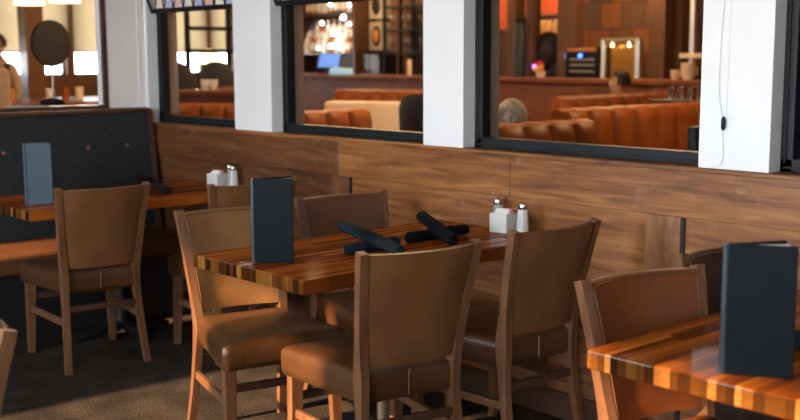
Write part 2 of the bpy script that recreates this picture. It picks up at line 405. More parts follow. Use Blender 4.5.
# the next room
bm = bm_new(); box(bm, (-14.8, 10.6, 0), (3.2, 10.8, 3.4)); struct('wall_bar', bm, M['brownwall'])
bm = bm_new(); box(bm, (3.1, WY+.19, 0), (3.2, 10.6, 3.4)); struct('wall_east', bm, M['brownwall'])
bm = bm_new(); box(bm, (-14.8, -2.75, 0), (-6.32, -2.6, 3.4)); struct('wall_south', bm, M['beige'])
bm = bm_new(); XW = -14.6
box(bm, (XW-.2, -2.6, 0), (XW, 10.6, 1.24)); box(bm, (XW-.2, -2.6, 2.62), (XW, 10.6, 3.4))
WINS = [(3.75+1.12*i, 3.75+1.12*i+1.0) for i in range(6)]
edges = [-2.6]+[v for w in WINS for v in w]+[10.6]
for a, b in zip(edges[0::2], edges[1::2]): box(bm, (XW-.2, a, 1.24), (XW, b, 2.62))
struct('wall_far', bm, M['warm_wood'])
for i, (a, b) in enumerate(WINS):
    w = bpy.data.objects.new('window_%d' % (i+6), None); COL.objects.link(w); w['kind'] = 'structure'; w.location = (XW-.1, (a+b)/2, 1.24)
    hw = (b-a)/2
    bm = bm_new()
    for (y0, y1, z0, z1) in ((-hw, hw, 0, .035), (-hw, hw, 1.345, 1.38), (-hw, -hw+.035, 0, 1.38), (hw-.035, hw, 0, 1.38)):
        box(bm, (-.03, y0, z0), (.03, y1, z1), .003)
    obj('frame', bm, M['dark_wood'], w)
    bm = bm_new(); box(bm, (-.004, -hw+.035, .035), (.004, hw-.035, 1.345)); obj('pane', bm, M['pane'], w)
    t = thing('roller_blind', '%s cream roller blind from the left along the far window wall' % ['first', 'second', 'third', 'fourth', 'fifth', 'sixth'][i], 'blind', (XW+.03, (a+b)/2, 0), 0, 'roller blinds on the far windows')
    bm = bm_new(); box(bm, (-.001, -hw-.02, 1.57), (.001, hw+.02, 2.62)); obj('blind_cloth', bm, M['blind'], t)
    bm = bm_new(); cyl(bm, (0, -hw-.02, 1.57), (0, hw+.02, 1.57), .012, 8); obj('bottom_bar', bm, M['tan'], t)
    bm = bm_new(); cyl(bm, (.01, -hw-.03, 2.63), (.01, hw+.03, 2.63), .03, 10); obj('roller', bm, M['tan'], t)

# ------------------------------------------------------------------ dining chairs
def crv(keys, z):
    for (z0, v0), (z1, v1) in zip(keys, keys[1:]):
        if z <= z1:
            t = (z-z0)/(z1-z0); t = t*t*(3-2*t) if True else t
            return v0+(v1-v0)*t
    return keys[-1][1]
F_KEYS = [(0, -.272), (.40, -.205), (.50, -.203), (.895, -.292)]
W_KEYS = [(0, .207), (.40, .186), (.50, .187), (.895, .226)]
def fz(z):
    # smooth stile line: quadratic flare to the foot, gentle lean of the back
    if z < .45: t = (.45-z)/.45; return -.203-.069*t**1.5
    t = (z-.45)/.445; return -.203-.087*t**1.25
def wz(z):
    if z < .45: t = (.45-z)/.45; return .177+.022*t**1.3
    t = (z-.45)/.445; return .177+.041*t
def stile(s):
    bm = bm_new(); rings = []
    zs = [0, .08, .16, .24, .32, .38, .43, .47, .52, .58, .66, .74, .82, .895]
    for z in zs:
        d = .017+.011*math.exp(-((z-.45)/.09)**2); lw = .0150
        if z < .3: d = .0145+.0025*z/.3
        f, w = fz(z), wz(z)*s
        zz = (z, z)
        if z == .895: zz = (.889, .897)
        rings.append([(f-d, w-lw, zz[0]), (f+d, w-lw, zz[1]), (f+d, w+lw, zz[1]), (f-d, w+lw, zz[0])])
    loft(bm, rings)
    ed = [e for e in bm.edges if len(e.link_faces) == 2 and e.calc_face_angle(0) > .8]
    bmesh.ops.bevel(bm, geom=ed, offset=.0035, segments=2, affect='EDGES', profile=.6)
    return bm
def front_leg(s):
    bm = bm_new(); rings = []
    for z, d, f, w in ((0, .0150, .240, .216), (.12, .0175, .232, .214), (.26, .0205, .225, .212), (.40, .022, .222, .211)):
        rings.append([(f-d, w*s-d, z), (f+d, w*s-d, z), (f+d, w*s+d, z), (f-d, w*s+d, z)])
    loft(bm, rings)
    ed = [e for e in bm.edges if len(e.link_faces) == 2 and e.calc_face_angle(0) > .8]
    bmesh.ops.bevel(bm, geom=ed, offset=.0035, segments=2, affect='EDGES', profile=.6)
    return bm
def seat_outline(inset, n=14):
    """rounded trapezoid, wider in front"""
    f0, f1, w0, w1, r = -.212, .272, .180, .252, .035
    c = [(f0, -w0), (f1, -w1), (f1, w1), (f0, w0)]
    pts = []
    for i in range(4):
        p0, p, p2 = Vector(c[i-1]), Vector(c[i]), Vector(c[(i+1) % 4])
        rr = r if i in (1, 2) else .014
        a = p+(p0-p).normalized()*rr; b = p+(p2-p).normalized()*rr
        for k_ in range(7):
            t = k_/6; pts.append((1-t)**2*a+2*t*(1-t)*p+t*t*b)
        q = p2+(p-p2).normalized()*(r if (i+1) % 4 in (1, 2) else .014)
        for k_ in range(1, n): pts.append(b+(q-b)*k_/n)
    cx = Vector((.030, 0)); out = []
    for p in pts:
        out.append(Vector((cx.x+(p.x-cx.x)*(1-inset/.242), p.y*(1-inset/.224))))
    return out
def seat_bm():
    bm = bm_new(); rings = []
    for z, ins in ((.372, .012), (.376, .003), (.40, .0), (.43, -.003), (.455, -.001), (.466, .004), (.4735, .011), (.4785, .022), (.483, .045), (.487, .085), (.490, .135), (.491, .19)):
        ol = seat_outline(ins)
        rings.append([(p.x, p.y, z+(.004*math.cos(p.y*9)*0)) for p in ol])
    loft(bm, rings)
    return bm
def back_bm(off0, off1, edge):
    """curved slab between the stiles, from off0 (rear) to off1 (front) of the stile line"""
    nu, nv = 20, 16
    def P(u, v, side):
        z = .497+.388*v
        hw = wz(z)-.0165
        f = fz(z)-.046*(1-u*u)*(.55+.45*v)
        e = max(abs(u)**12, v**16, (1-v)**16)
        o = off0 if side == 0 else off1
        mid = (off0+off1)/2
        o = mid+(o-mid)*(1-edge*e)
        zz = z + (.012*(u*u) if v > .97 else 0)*0
        return (f+o, u*hw, zz)
    bm = bm_new(); g = {}
    for side in (0, 1):
        for i in range(nu+1):
            for j in range(nv+1):
                g[side, i, j] = bm.verts.new(P(-1+2*i/nu, j/nv, side))
    for i in range(nu):
        for j in range(nv):
            bm.faces.new((g[0, i, j], g[0, i, j+1], g[0, i+1, j+1], g[0, i+1, j])); bm.faces.new((g[1, i, j], g[1, i+1, j], g[1, i+1, j+1], g[1, i, j+1]))
    for i in range(nu):
        for j in (0, nv): bm.faces.new((g[0, i, j], g[0, i+1, j], g[1, i+1, j], g[1, i, j]))
    for j in range(nv):
        for i in (0, nu): bm.faces.new((g[0, i, j], g[1, i, j], g[1, i, j+1], g[0, i, j+1]))
    return bm
def piping_bm():
    bm = bm_new(); pts = []
    def P(u, v):
        z = .497+.388*v; return (fz(z)-.046*(1-u*u)*(.55+.45*v)+.0185, u*(wz(z)-.0215), z)
    for j in range(17): pts.append(P(-1, .02+.96*j/16))
    for i in range(1, 21): pts.append(P(-1+2*i/20, .98))
    for j in range(1, 17): pts.append(P(1, .98-.96*j/16))
    tube(bm, pts, .0024, 6)
    return bm
def make_chair(label, loc, rot, group):
    t = thing('dining_chair', label, 'chair', loc, rot, group)
    s = obj('seat', seat_bm(), M['leather'], t, 60)
    bm = bm_new(); tube(bm, [(-.2165, .004, z) for z in (.385, .41, .44, .462)], .0016, 6); tube(bm, [(.2375, 0, z) for z in ()] or [(-.2165, .0, .462), (-.21, 0, .472)], .0016, 6)
    obj('seam', bm, M['thread'], s)
    for sy in (-1, 1):
        bm = bm_new(); tube(bm, [(.258, sy*.245, z) for z in (.385, .41, .44, .463)], .0018, 6); obj('seam', bm, M['leather_mid'], s)
    sh = obj('back_shell', back_bm(-.014, .002, .3), M['shell'], t, 50)
    sh['label'] = 'matte umber back cover'
    bp = obj('back_pad', back_bm(.002, .021, .75), M['pad'], t, 50)
    obj('piping', piping_bm(), M['leather_mid'], bp, 60)
    for sy in (-1, 1):
        obj('leg', stile(sy), M['chair_wood'], t, 35); obj('leg', front_leg(sy), M['chair_wood'], t, 35)
        bm = bm_new(); box(bm, (-.234, -.009, -.016), (.226, .009, .016), .003)
        bmesh.ops.transform(bm, matrix=Matrix.Translation((0, sy*.198, .235)) @ Matrix.Rotation(sy*R(3.6), 4, 'Z'), verts=bm.verts)
        obj('stretcher', bm, M['chair_wood'], t)
    for f, z, wd in ((.224, .295, .206), (-.217, .30, .168)):
        bm = bm_new(); box(bm, (f-.009, -wd, z-.015), (f+.009, wd, z+.015), .003); obj('stretcher', bm, M['dark_wood'], t)
    return t
G1 = 'leather dining chairs'
def place(top_mid, facing):
    """floor point of a chair from the middle of its top rail and the way it faces"""
    return (top_mid[0]+.292*math.cos(facing), top_mid[1]+.292*math.sin(facing), 0)
CH = [
 # top-rail middle, facing angle, label, upholstery
 ((-2.545, 2.40), 180-11, 'dining chair before the middle table, its umber back nearest us below the napkin rolls', None),
 ((-2.545, 3.07), 180-2, 'dining chair seen from behind, wall end of the middle table near the salt shaker', None),
 ((-3.775, 2.485), -13, 'caramel leather chair left of the middle table with a sunlit strip on its seat', None),
 ((-3.79, 3.08), -9, 'dark brown leather chair on the far side of the middle table, against the wainscot', 'leather_mid'),
 ((-4.815, 2.46), 180-6.5, 'dining chair seen from behind at the booth table, standing free on the carpet', None),
 ((-4.45, 3.07), 180-10, 'dining chair mostly hidden behind the middle menu, at the booth table near its condiments', None),
 ((-1.815, 2.56), -11, 'caramel leather chair with pale posts behind the near corner of the right-hand table', 'sienna'),
 ((-1.87, 3.10), -9, 'espresso leather chair beside the wainscot batten at the right-hand table', 'leather_dark'),
 ((-2.61, .970), -88, 'dining chair of which only one pale back post shows at the left edge', None),
 ((-1.385, .885), -90, 'dining chair of which only the post tip shows at the bottom edge', None),
]
proto = None
for (mid, ang, lab, up) in CH:
    a = R(ang); loc = place(mid, a)
    if proto is None: proto = c = make_chair(lab, loc, a, G1)
    else: c = dup(proto, loc, a, lab, G1)
    if up: swap(c, (M['leather'], M['pad']), M[up])
    if 'sunlit' in lab:
        for kq in range(3):
            bm = bm_new(); ball(bm, (.2745, -.175, .40+.014*kq), .0035, 8); obj('upholstery_tack', bm, M['tack'], c)

# ------------------------------------------------------------------ tables
TZ = .77
def make_table(label, loc, group):
    t = thing('butcher_block_table', label, 'table', loc, 0, group)
    bm = bm_new(); box(bm, (-.34, -.645, TZ-.050), (.34, .645, TZ), .0065, 3); obj('tabletop', bm, M['butcher'], t)
    bm = bm_new(); lathe(bm, [(.0, .03), (.05, .03), (.045, .05), (.038, .06), (.038, .66), (.06, .68), (.06, .70)], 20); obj('pedestal', bm, M['iron'], t, 40)
    bm = bm_new(); box(bm, (-.25, -.035, .70), (.25, .035, .72), .003); box(bm, (-.035, -.40, .70), (.035, .40, .72), .003); obj('support_plate', bm, M['iron'], t)
    bm = bm_new()
    for an in (0, PI/2, PI, 1.5*PI):
        L = .27
        tube(bm, [(math.cos(an)*r, math.sin(an)*r, z) for r, z in ((.0, .05), (.10, .045), (L*.8, .025), (L, .014))], [.032, .03, .022, .014], 8)
    obj('base', bm, M['iron'], t, 50)
    return t
TG = 'butcher block dining tables'
tb = make_table('butcher block table in the middle, two pairs of black napkin rolls on it', (-3.19, 2.80, 0), TG)
dup(tb, (-1.345, 2.80, 0), 0, 'butcher block table at the lower right, its corner toward us', TG)
dup(tb, (-5.40, 2.85, 0), 0, 'butcher block table in front of the charcoal booth at the left', TG)

# ------------------------------------------------------------------ menus
def make_menu(label, p0, p1, height, open_ang, cover, lean=.0):
    """p0: foot of the spine, p1: foot of the free front edge"""
    d = Vector((p1[0]-p0[0], p1[1]-p0[1], 0)); L = d.length; a = math.atan2(d.y, d.x)
    t = thing('menu', label, 'menu', (p0[0], p0[1], TZ), a, 'standing menus')
    bm = bm_new(); box(bm, (.004, -.003, 0), (L, .003, height), .0022); obj('front_cover', bm, M[cover], t)
    bm = bm_new(); box(bm, (.004, -.003, 0), (L, .003, height), .0022)
    bmesh.ops.transform(bm, matrix=Matrix.Rotation(open_ang, 4, 'Z'), verts=bm.verts); obj('back_cover', bm, M[cover], t)
    bm = bm_new(); tube(bm, [(0, .002, 0.001), (0, .002, height-.001)], .0085, 14); obj('spine', bm, M['menu_edge' if cover == 'menu' else cover], t, 40)
    for q in (.35, .65):
        bm = bm_new(); box(bm, (.010, -.0008, .008), (L-.008, .0008, height-.004))
        bmesh.ops.transform(bm, matrix=Matrix.Rotation(open_ang*q, 4, 'Z'), verts=bm.verts); obj('page', bm, M['paper'], t)
    return t
make_menu('tall black standing menu on the near end of the middle table', (-3.238, 2.228), (-3.130, 2.325), .303, R(32), 'menu')
make_menu('largest black standing menu, on the table at the lower right', (-1.338, 2.214), (-1.205, 2.292), .305, R(32), 'menu')
make_menu('standing menu on the booth table, blue sheen painted into its cover', (-5.300, 2.292), (-5.238, 2.402), .308, R(32), 'menu_sheen')

# ------------------------------------------------------------------ napkin rolls
def napkin(label, p0, p1, r, mat, z0=None, z1=None, tail=False, seed=0):
    rnd = random.Random(seed)
    a = Vector((p0[0], p0[1], (z0 if z0 is not None else TZ+r*.93))); b = Vector((p1[0], p1[1], (z1 if z1 is not None else TZ+r*.93)))
    t = thing('napkin_roll', label, 'napkin', (a.x, a.y, TZ), 0, 'rolled napkins')
    o = Vector((a.x, a.y, TZ)); a -= o; b -= o
    ax = (b-a); L = ax.length; ax.normalize(); side = ax.cross(Vector((0, 0, 1))).normalized(); up = side.cross(ax)
    bm = bm_new(); rings = []; n = 26; seg = 28
    ph = rnd.random()*6
    for i in range(n+1):
        s = i/n; c = a+ax*L*s
        rr = r*(.90+.10*math.sin(s*PI)+.04*math.sin(s*11+ph)+(.14*s if tail else .02*s))
        ring = []
        for k_ in range(seg):
            th = 2*PI*k_/seg
            w = 1+.05*math.sin(3*th+ph+s*2)+.035*math.sin(7*th+s*9+ph)
            if k_ == 4: w *= 1.10
            if k_ == 5: w *= .90
            ring.append(c+(side*math.cos(th)+up*math.sin(th)*.93)*rr*w)
        rings.append(ring)
    # rounded, folded-in ends that show the spiral of the roll
    def endcap(ring, c, s):
        return [[c+(p-c)*f+ax*s*d*r for p in ring] for f, d in ((.93, .16), (.74, .20), (.70, .02), (.48, .04), (.44, .16), (.22, .16), (.16, .02))]
    ca, cb = a, b
    rings = endcap(rings[0], ca, -1)[::-1]+rings+endcap(rings[-1], cb, 1)
    loft(bm, rings); obj('roll', bm, M[mat], t, 60)
    # loose flap of cloth wound round the roll
    bm = bm_new(); pts = []
    rr = r*1.03
    A, B = [], []
    for k_ in range(15):
        th = .2+k_/14*(PI*1.15); s = .30+.35*k_/14
        c = a+ax*L*s
        A.append(c+(side*math.cos(th)+up*math.sin(th)*.93)*rr*1.03); B.append(c+ax*L*.26+(side*math.cos(th)+up*math.sin(th)*.93)*rr*1.03)
    for off in (0,):
        va = [bm.verts.new(p) for p in A]; vb = [bm.verts.new(p) for p in B]
        for i in range(14): bm.faces.new((va[i], va[i+1], vb[i+1], vb[i]))
    r_ = bmesh.ops.solidify(bm, geom=bm.faces[:], thickness=.0018)
    obj('flap', bm, M[mat], t, 60)
    return t
NR = .0195
napkin('slate napkin roll lying on top of the crossed pair nearest the standing menu', (-3.36, 2.735), (-2.915, 2.640), .0245, 'napkin_slate', TZ+.066, TZ+.034, seed=1)
napkin('lower slate napkin roll of the pair nearest the standing menu, its loose end toward us', (-3.120, 2.565), (-3.115, 2.80), .024, 'napkin_slate', tail=True, seed=2)
napkin('lower black napkin roll of the crossed pair nearer the salt shaker', (-3.155, 2.905), (-3.150, 3.215), .0245, 'napkin', seed=3)
napkin('black napkin roll lying on top of the crossed pair nearer the salt shaker', (-3.265, 3.08), (-2.96, 2.955), .0265, 'napkin', TZ+.078, TZ+.030, seed=4)
napkin('umber napkin roll on the booth table, nearest the condiments', (-5.80, 3.19), (-5.19, 3.03), .024, 'napkin_brown', TZ+.036, TZ+.021, seed=5)
napkin('umber napkin roll on the booth table, nearest the standing menu', (-5.68, 2.72), (-5.36, 2.80), .024, 'napkin_brown', seed=6)
napkin('black napkin roll on the right-hand table, behind its menu', (-1.335, 2.545), (-1.07, 2.43), .026, 'napkin', seed=7)

# ------------------------------------------------------------------ condiments
def caddy(label, loc, rot):
    t = thing('sugar_caddy', label, 'sugar caddy', (*loc, TZ), rot, 'sugar caddies')
    bm = bm_new(); s = .043; h = .080
    box(bm, (-s, -s, 0), (s, s, .006), .002)
    for (x0, x1, y0, y1) in ((-s, s, -s, -s+.005), (-s, s, s-.005, s), (-s, -s+.005, -s, s), (s-.005, s, -s, s)): box(bm, (x0, y0, .001), (x1, y1, h), .002)
    obj('holder', bm, M['ceramic'], t)
    return t
def packets(loc, rot, pre):
    for q in range(7):
        m, n = (('pink', 'pink') if q in (4, 5) else ('packet', 'white'))
        bm = bm_new(); box(bm, (-.032, -.0016, 0), (.032, .0016, .079+.006*(q % 3)), .0012)
        c, s = math.cos(rot), math.sin(rot); dy = -.030+.010*q
        o = obj('sugar_packet', bm, M[m]); o.location = (loc[0]-s*dy, loc[1]+c*dy, TZ+.0062); o.rotation_euler = (R(2*(q-3)), 0, rot)
        tag(o, '%s sugar packet standing in the caddy on the %s table' % (n, pre), 'sugar packet', '%s sugar packets on the %s table' % (n, pre))
def shaker(label, loc, body, group):
    t = thing('shaker', label, 'shaker', (*loc, TZ), 0, group)
    bm = bm_new(); lathe(bm, [(0, 0), (.024, 0), (.026, .004), (.0255, .03), (.022, .080), (.0195, .103), (.0185, .107)], 8); obj('body', bm, M[body], t)
    bm = bm_new(); lathe(bm, [(.0195, .102), (.0205, .105), (.0205, .121), (.017, .127), (.008, .130), (0, .130)], 20); obj('lid', bm, M['chrome'], t, 40)
    return t
caddy('square white sugar caddy on the middle table', (-3.098, 3.392), R(8)); packets((-3.098, 3.392), R(8), 'middle')
shaker('salt shaker right of the sugar caddy on the middle table', (-3.010, 3.412), 'salt', 'salt shakers')
shaker('pepper shaker behind the sugar caddy on the middle table', (-3.185, 3.450), 'pepper', 'pepper shakers')
caddy('square white sugar caddy on the booth table', (-5.275, 3.395), R(8)); packets((-5.275, 3.395), R(8), 'booth')
shaker('salt shaker right of the sugar caddy on the booth table', (-5.165, 3.430), 'salt', 'salt shakers')
shaker('pepper shaker behind the sugar caddy on the booth table', (-5.245, 3.460), 'pepper', 'pepper shakers')

# ------------------------------------------------------------------ charcoal booth
t = thing('booth_bench', 'long charcoal booth with buttoned back and wooden edge against the left wall', 'booth', (-6.18, 2.0, 0))
# back: leans a little, from y=-.8 to y=1.45 in local coordinates
bm = bm_new()
rings = []
for y in (-1.6, 1.425):
    rings.append([(.0, y, .36), (.15, y, .36), (.145, y, .60), (.085, y, 1.165), (.0, y, 1.165)])
loft(bm, rings); bmesh.ops.subdivide_edges(bm, edges=bm.edges[:], cuts=0)
back = obj('back_cushion', bm, M['booth'], t, bevel=.004)
for zz, xx in ((.97, .108), (.68, .1375)):
    for q in range(9):
        y = 1.27-.255*q
        bm = bm_new(); ball(bm, (xx, y, zz), .012, 10, (.5, 1, 1)); o = obj('button', bm, M['button'], back)
bm = bm_new(); box(bm, (-.005, -1.6, 1.165), (.098, 1.45, 1.192), .008, 3); obj('top_rail', bm, M['dark_wood'], t)
bm = bm_new(); loft(bm, [[(.0, y, 0.0), (.175, y, 0.0), (.165, y, .60), (.102, y, 1.18), (.0, y, 1.18)] for y in (1.426, 1.452)]); obj('end_panel', bm, M['dark_wood'], t, bevel=.005)
bm = bm_new(); box(bm, (.12, -1.6, .36), (.60, 1.425, .475), .03, 4); obj('seat_cushion', bm, M['leather_mid'], t, 50)
bm = bm_new(); box(bm, (.0, -1.6, 0), (.56, 1.425, .36), .004); obj('base', bm, M['bblack'], t)

# ------------------------------------------------------------------ wire on the pillar
t = thing('hanging_cable', 'thin grey cable with a black inline switch on the white pillar', 'cable', (-2.14, WY, 1.096))
def sm(pts, n=6):
    out = []
    for i in range(len(pts)-1):
        p0, p1, p2, p3 = [Vector(pts[min(max(j, 0), len(pts)-1)]) for j in (i-1, i, i+1, i+2)]
        for q in range(n):
            u = q/n; out.append(.5*((2*p1)+(p2-p0)*u+(2*p0-5*p1+4*p2-p3)*u*u+(3*p1-p0-3*p2+p3)*u**3))
    out.append(Vector(pts[-1])); return out
bm = bm_new(); tube(bm, sm([(.0, -.004, .98), (-.002, -.004, .66), (-.012, -.004, .45), (-.014, -.005, .28), (-.002, -.006, .215), (.010, -.007, .18), (.013, -.007, .16), (.008, -.007, .135), (.011, -.006, .08), (.012, -.005, .04), (.0, -.005, .016), (-.03, -.006, .004)]), .0009, 6)
obj('wire', bm, M['silver'], t, 60)
bm = bm_new(); tube(bm, [(.010, -.009, .140), (.012, -.012, .148), (.012, -.012, .178), (.010, -.009, .186)], [.004, .0075, .0075, .004], 10); obj('switch', bm, M['black'], t, 50)
bm = bm_new(); tube(bm, [(.022, -.002, .98), (.021, -.002, .40), (.017, -.002, .19)], .0006, 5); obj('guide_line', bm, M['silver'], t)

# ------------------------------------------------------------------ next room: booths
def channel_booth(label, loc, rot, length, height, mat, n, group='channel-tufted booths', seat=True, seatmat=None):
    t = thing('tufted_booth', label, 'booth', loc, rot, group)
    bm = bm_new(); rings = []
    K = n*10
    for i in range(K+1):
        u = i/K; y = -length/2+length*u
        bul = .050*abs(math.sin(PI*u*n))**.6
        prof = [(-.09, .40), (-.10, height-.09), (-.075, height-.03), (-.03, height-.012+bul*.09), (.03+bul*.5, height-.03+bul*.05), (.05+bul, height-.10), (.075+bul, .60), (.085+bul, .40)]
        rings.append([(x, y, z) for x, z in prof])
    loft(bm, rings); obj('back', bm, M[mat], t, 50)
    bm = bm_new(); box(bm, (.06, -length/2, .34), (.52, length/2, .46), .03, 3); obj('seat_cushion', bm, M[seatmat or mat], t, 50)
    bm = bm_new(); box(bm, (-.09, -length/2, 0), (.50, length/2, .40), .004); obj('base', bm, M['dark_wood'], t)
    return t
channel_booth('nearest orange tufted booth in the wide window, below the grey-haired person', (-4.36, 5.02, 0), R(-2), 1.08, 1.115, 'orange', 5)
channel_booth('long orange tufted booth in the middle of the wide window', (-4.72, 6.85, 0), R(-3), 2.15, 1.155, 'orange', 9)
channel_booth('orange booth farthest back in the wide window, below the dark-haired person', (-6.25, 8.45, 0), R(-2), 1.75, 1.15, 'orange', 8)
channel_booth('orange tufted booth nearest the glass, in the window left of the middle pillar', (-6.36, 4.90, 0), R(2), 1.10, 1.12, 'orange', 5)
channel_booth('orange booth in the narrow window beside the charcoal booth', (-8.05, 5.05, 0), R(-55), 1.30, 1.12, 'orange', 6)
channel_booth('orange buttoned bench back below the bar, behind the cream bench', (-9.2, 8.1, 0), R(-75), 1.3, 1.14, 'orange', 6)
# cream bench
t = thing('cream_bench', 'cream upholstered bench behind the orange booth, left of the middle pillar', 'bench', (-7.32, 6.52, 0), R(-62))
bm = bm_new(); box(bm, (-.12, -.62, .35), (.06, .62, 1.10), .03, 3); obj('back', bm, M['cream'], t, 50)
bm = bm_new(); box(bm, (.05, -.62, .33), (.50, .62, .46), .03, 3); obj('seat_cushion', bm, M['cream'], t, 50)
bm = bm_new(); box(bm, (-.1, -.60, 0), (.48, .60, .35), .004); obj('base', bm, M['dark_wood'], t)
# dark barrel chair
t = thing('barrel_chair', 'black round-backed chair just left of the middle pillar, behind the glass', 'chair', (-6.02, 5.88, 0), R(110))
bm = bm_new(); rings = []
for q in range(25):
    th = PI*.38+q/24*PI*1.24; top = 1.22-.28*abs((q-12)/12)**2.5
    c, s = math.cos(th), math.sin(th)
    rings.append([(.27*c, .30*s, .40), (.30*c, .33*s, top-.05), (.285*c, .315*s, top), (.25*c, .28*s, top-.01), (.22*c, .25*s, .40)])
loft(bm, rings); obj('back', bm, M['bblack'], t, 50)
bm = bm_new(); lathe(bm, [(0, .36), (.24, .36), (.26, .40), (.25, .46), (.0, .48)], 24); obj('seat', bm, M['bblack'], t, 50)
for sx in (-1, 1):
    for sy in (-1, 1):
        bm = bm_new(); cyl(bm, (sx*.2, sy*.2, 0), (sx*.16, sy*.16, .38), .013, 8, .02); obj('leg', bm, M['iron'], t)
for q, (x, y, lab) in enumerate(((-9.72, 5.78, 'dark rounded chair back left of the white cups behind the narrow window'), (-10.05, 6.48, 'dark rounded chair back at the right edge of the narrow window'))):
    t = thing('high_chair', lab, 'chair', (x, y, 0), R(150), 'dark chairs at the high table')
    bm = bm_new(); rings = []
    for z, w_ in ((.80, .16), (.95, .20), (1.15, .215), (1.30, .20), (1.40, .15), (1.45, .06)):
        rings.append([(-.18+.03*math.cos(a_), w_*math.sin(a_), z) for a_ in [2*PI*k_/20 for k_ in range(20)]])
    loft(bm, rings); obj('backrest', bm, M['bblack'], t, 60)
    bm = bm_new(); box(bm, (-.2, -.2, .74), (.2, .2, .81), .02, 3); obj('seat', bm, M['bblack'], t, 50)
    for sx in (-.17, .17):
        for sy in (-.17, .17):
            bm = bm_new(); cyl(bm, (sx*1.1, sy*1.1, 0), (sx, sy, .75), .014, 8); obj('leg', bm, M['iron'], t)
# navy chair and white table at the right end of the wide window
t = thing('high_back_chair', 'navy square-backed chair in front of the long orange booth, beside the right pillar', 'chair', (-3.30, 4.98, 0), R(180))
bm = bm_new(); box(bm, (-.22, -.21, .55), (-.17, .21, 1.145), .012, 3); obj('backrest', bm, M['navy'], t)
bm = bm_new(); box(bm, (-.2, -.21, .40), (.22, .21, .47), .015, 3); obj('seat', bm, M['navy'], t)
for sx, sy in ((-1, -1), (-1, 1), (1, -1), (1, 1)):
    bm = bm_new(); box(bm, (sx*.185-.016, sy*.18-.016, 0), (sx*.185+.016, sy*.18+.016, .41 if sx > 0 else .60), .003); obj('leg', bm, M['iron'], t)
t = thing('side_table', 'small white-topped table beside the navy chair behind the glass', 'table', (-2.84, 4.60, 0), 0)
bm = bm_new(); box(bm, (-.22, -.25, .90), (.22, .25, .93), .004); obj('tabletop', bm, M['ceramic'], t)
bm = bm_new(); cyl(bm, (0, 0, .03), (0, 0, .90), .03, 14); lathe(bm, [(0, 0), (.2, 0), (.19, .02), (.05, .035), (0, .035)], 20); obj('pedestal', bm, M['chrome'], t, 40)

# ------------------------------------------------------------------ next room: bar
bm = bm_new(); box(bm, (-14.5, 9.55, 0), (-2.5, 9.70, 1.20)); bar = obj('bar_counter', bm, M['bar_wood'])
tag(bar, 'long wooden bar front running behind all the booths', 'bar')
bm = bm_new(); box(bm, (-14.55, 9.45, 1.20), (-2.4, 10.0, 1.25), .008); o = obj('bar_top', bm, M['bar_wood'], bar)
# shelf with bottles (left of the speaker panels)
sh = thing('bottle_shelf', 'stepped shelf crowded with bottles on the bar wall', 'shelf', (-12.80, 10.38, 0))
for z, y0 in ((1.55, -.20), (1.74, -.06), (2.13, -.12)):
    bm = bm_new(); box(bm, (-.86, y0, z-.03), (.56, .2, z), .003); obj('shelf_board', bm, M['dark_wood'], sh)
for x in (-.88, .56):
    bm = bm_new(); box(bm, (x, -.2, 1.25), (x+.05, .2, 2.8), .003); obj('side_panel', bm, M['dark_wood'], sh)
bm = bm_new(); box(bm, (-.83, .19, 1.25), (.56, .21, 2.8)); obj('back_panel', bm, M['stone'], sh)
def bottle_meshes(mat, h, r):
    bm = bm_new(); lathe(bm, [(0, 0), (r*.95, 0), (r, .006), (r, h*.58), (r*.8, h*.68), (r*.34, h*.76), (r*.32, h*.94), (r*.38, h*.95), (r*.38, h*.965)], 14); return bm
BM = {'amber': plain('amber_glass', (.42, .16, .03), .06, 0, 1, .1), 'clear': plain('clear_bottle', (.70, .68, .62), .05, .2, 1, .05), 'green': plain('green_glass', (.05, .14, .05), .06, 0, 1, .1),
      'blue': plain('blue_glass', (.10, .16, .45), .06, 0, 1, .1), 'red': plain('red_bottle', (.45, .05, .02), .15, 0, 1, .1), 'white': plain('white_bottle', (.85, .84, .80), .12, 0, 1, .03)}
tiers = [(1.55, -.13, 'front step of the shelf', ['amber', 'white', 'amber', 'clear', 'white', 'amber', 'clear', 'white', 'amber', 'clear']),
         (1.74, .05, 'second step of the shelf', ['blue', 'clear', 'red', 'white', 'clear', 'white', 'clear', 'amber', 'white', 'clear']),
         (2.13, .0, 'top board of the shelf', ['red', 'amber', 'clear', 'white', 'amber', 'blue', 'amber', 'white', 'amber', 'red'])]
ORD = ['first', 'second', 'third', 'fourth', 'fifth', 'sixth', 'seventh', 'eighth', 'ninth', 'tenth']
pb = {}
for z, y, where, kinds in tiers:
    for q, kd in enumerate(kinds):
        key = kd
        if key not in pb:
            o = thing('bottle', '', 'bottle', (0, 0, 0), 0, 'bottles on the bar shelf'); pb[key] = o
            h_ = {'amber': .30, 'clear': .32, 'green': .30, 'blue': .29, 'red': .27, 'white': .31}[kd]; r_ = .045
            obj('body', bottle_meshes(kd, h_, r_), BM[kd], o, 40)
            bm = bm_new(); lathe(bm, [(0, h_*.95), (r_*.42, h_*.95), (r_*.42, h_), (0, h_)], 12); obj('cap', bm, M['bblack'], o)
            bm = bm_new(); lathe(bm, [(r_*1.012, h_*.15), (r_*1.012, h_*.48)], 14); obj('paper_band', bm, M['paper'], o)
        else: o = dup(pb[key], (0, 0, 0), 0, '', 'bottles on the bar shelf')
        o.location = (-13.50+.138*q, 10.38+y, z)
        o['label'] = '%s bottle, %s from the left on the %s' % (kd, ORD[q], where)
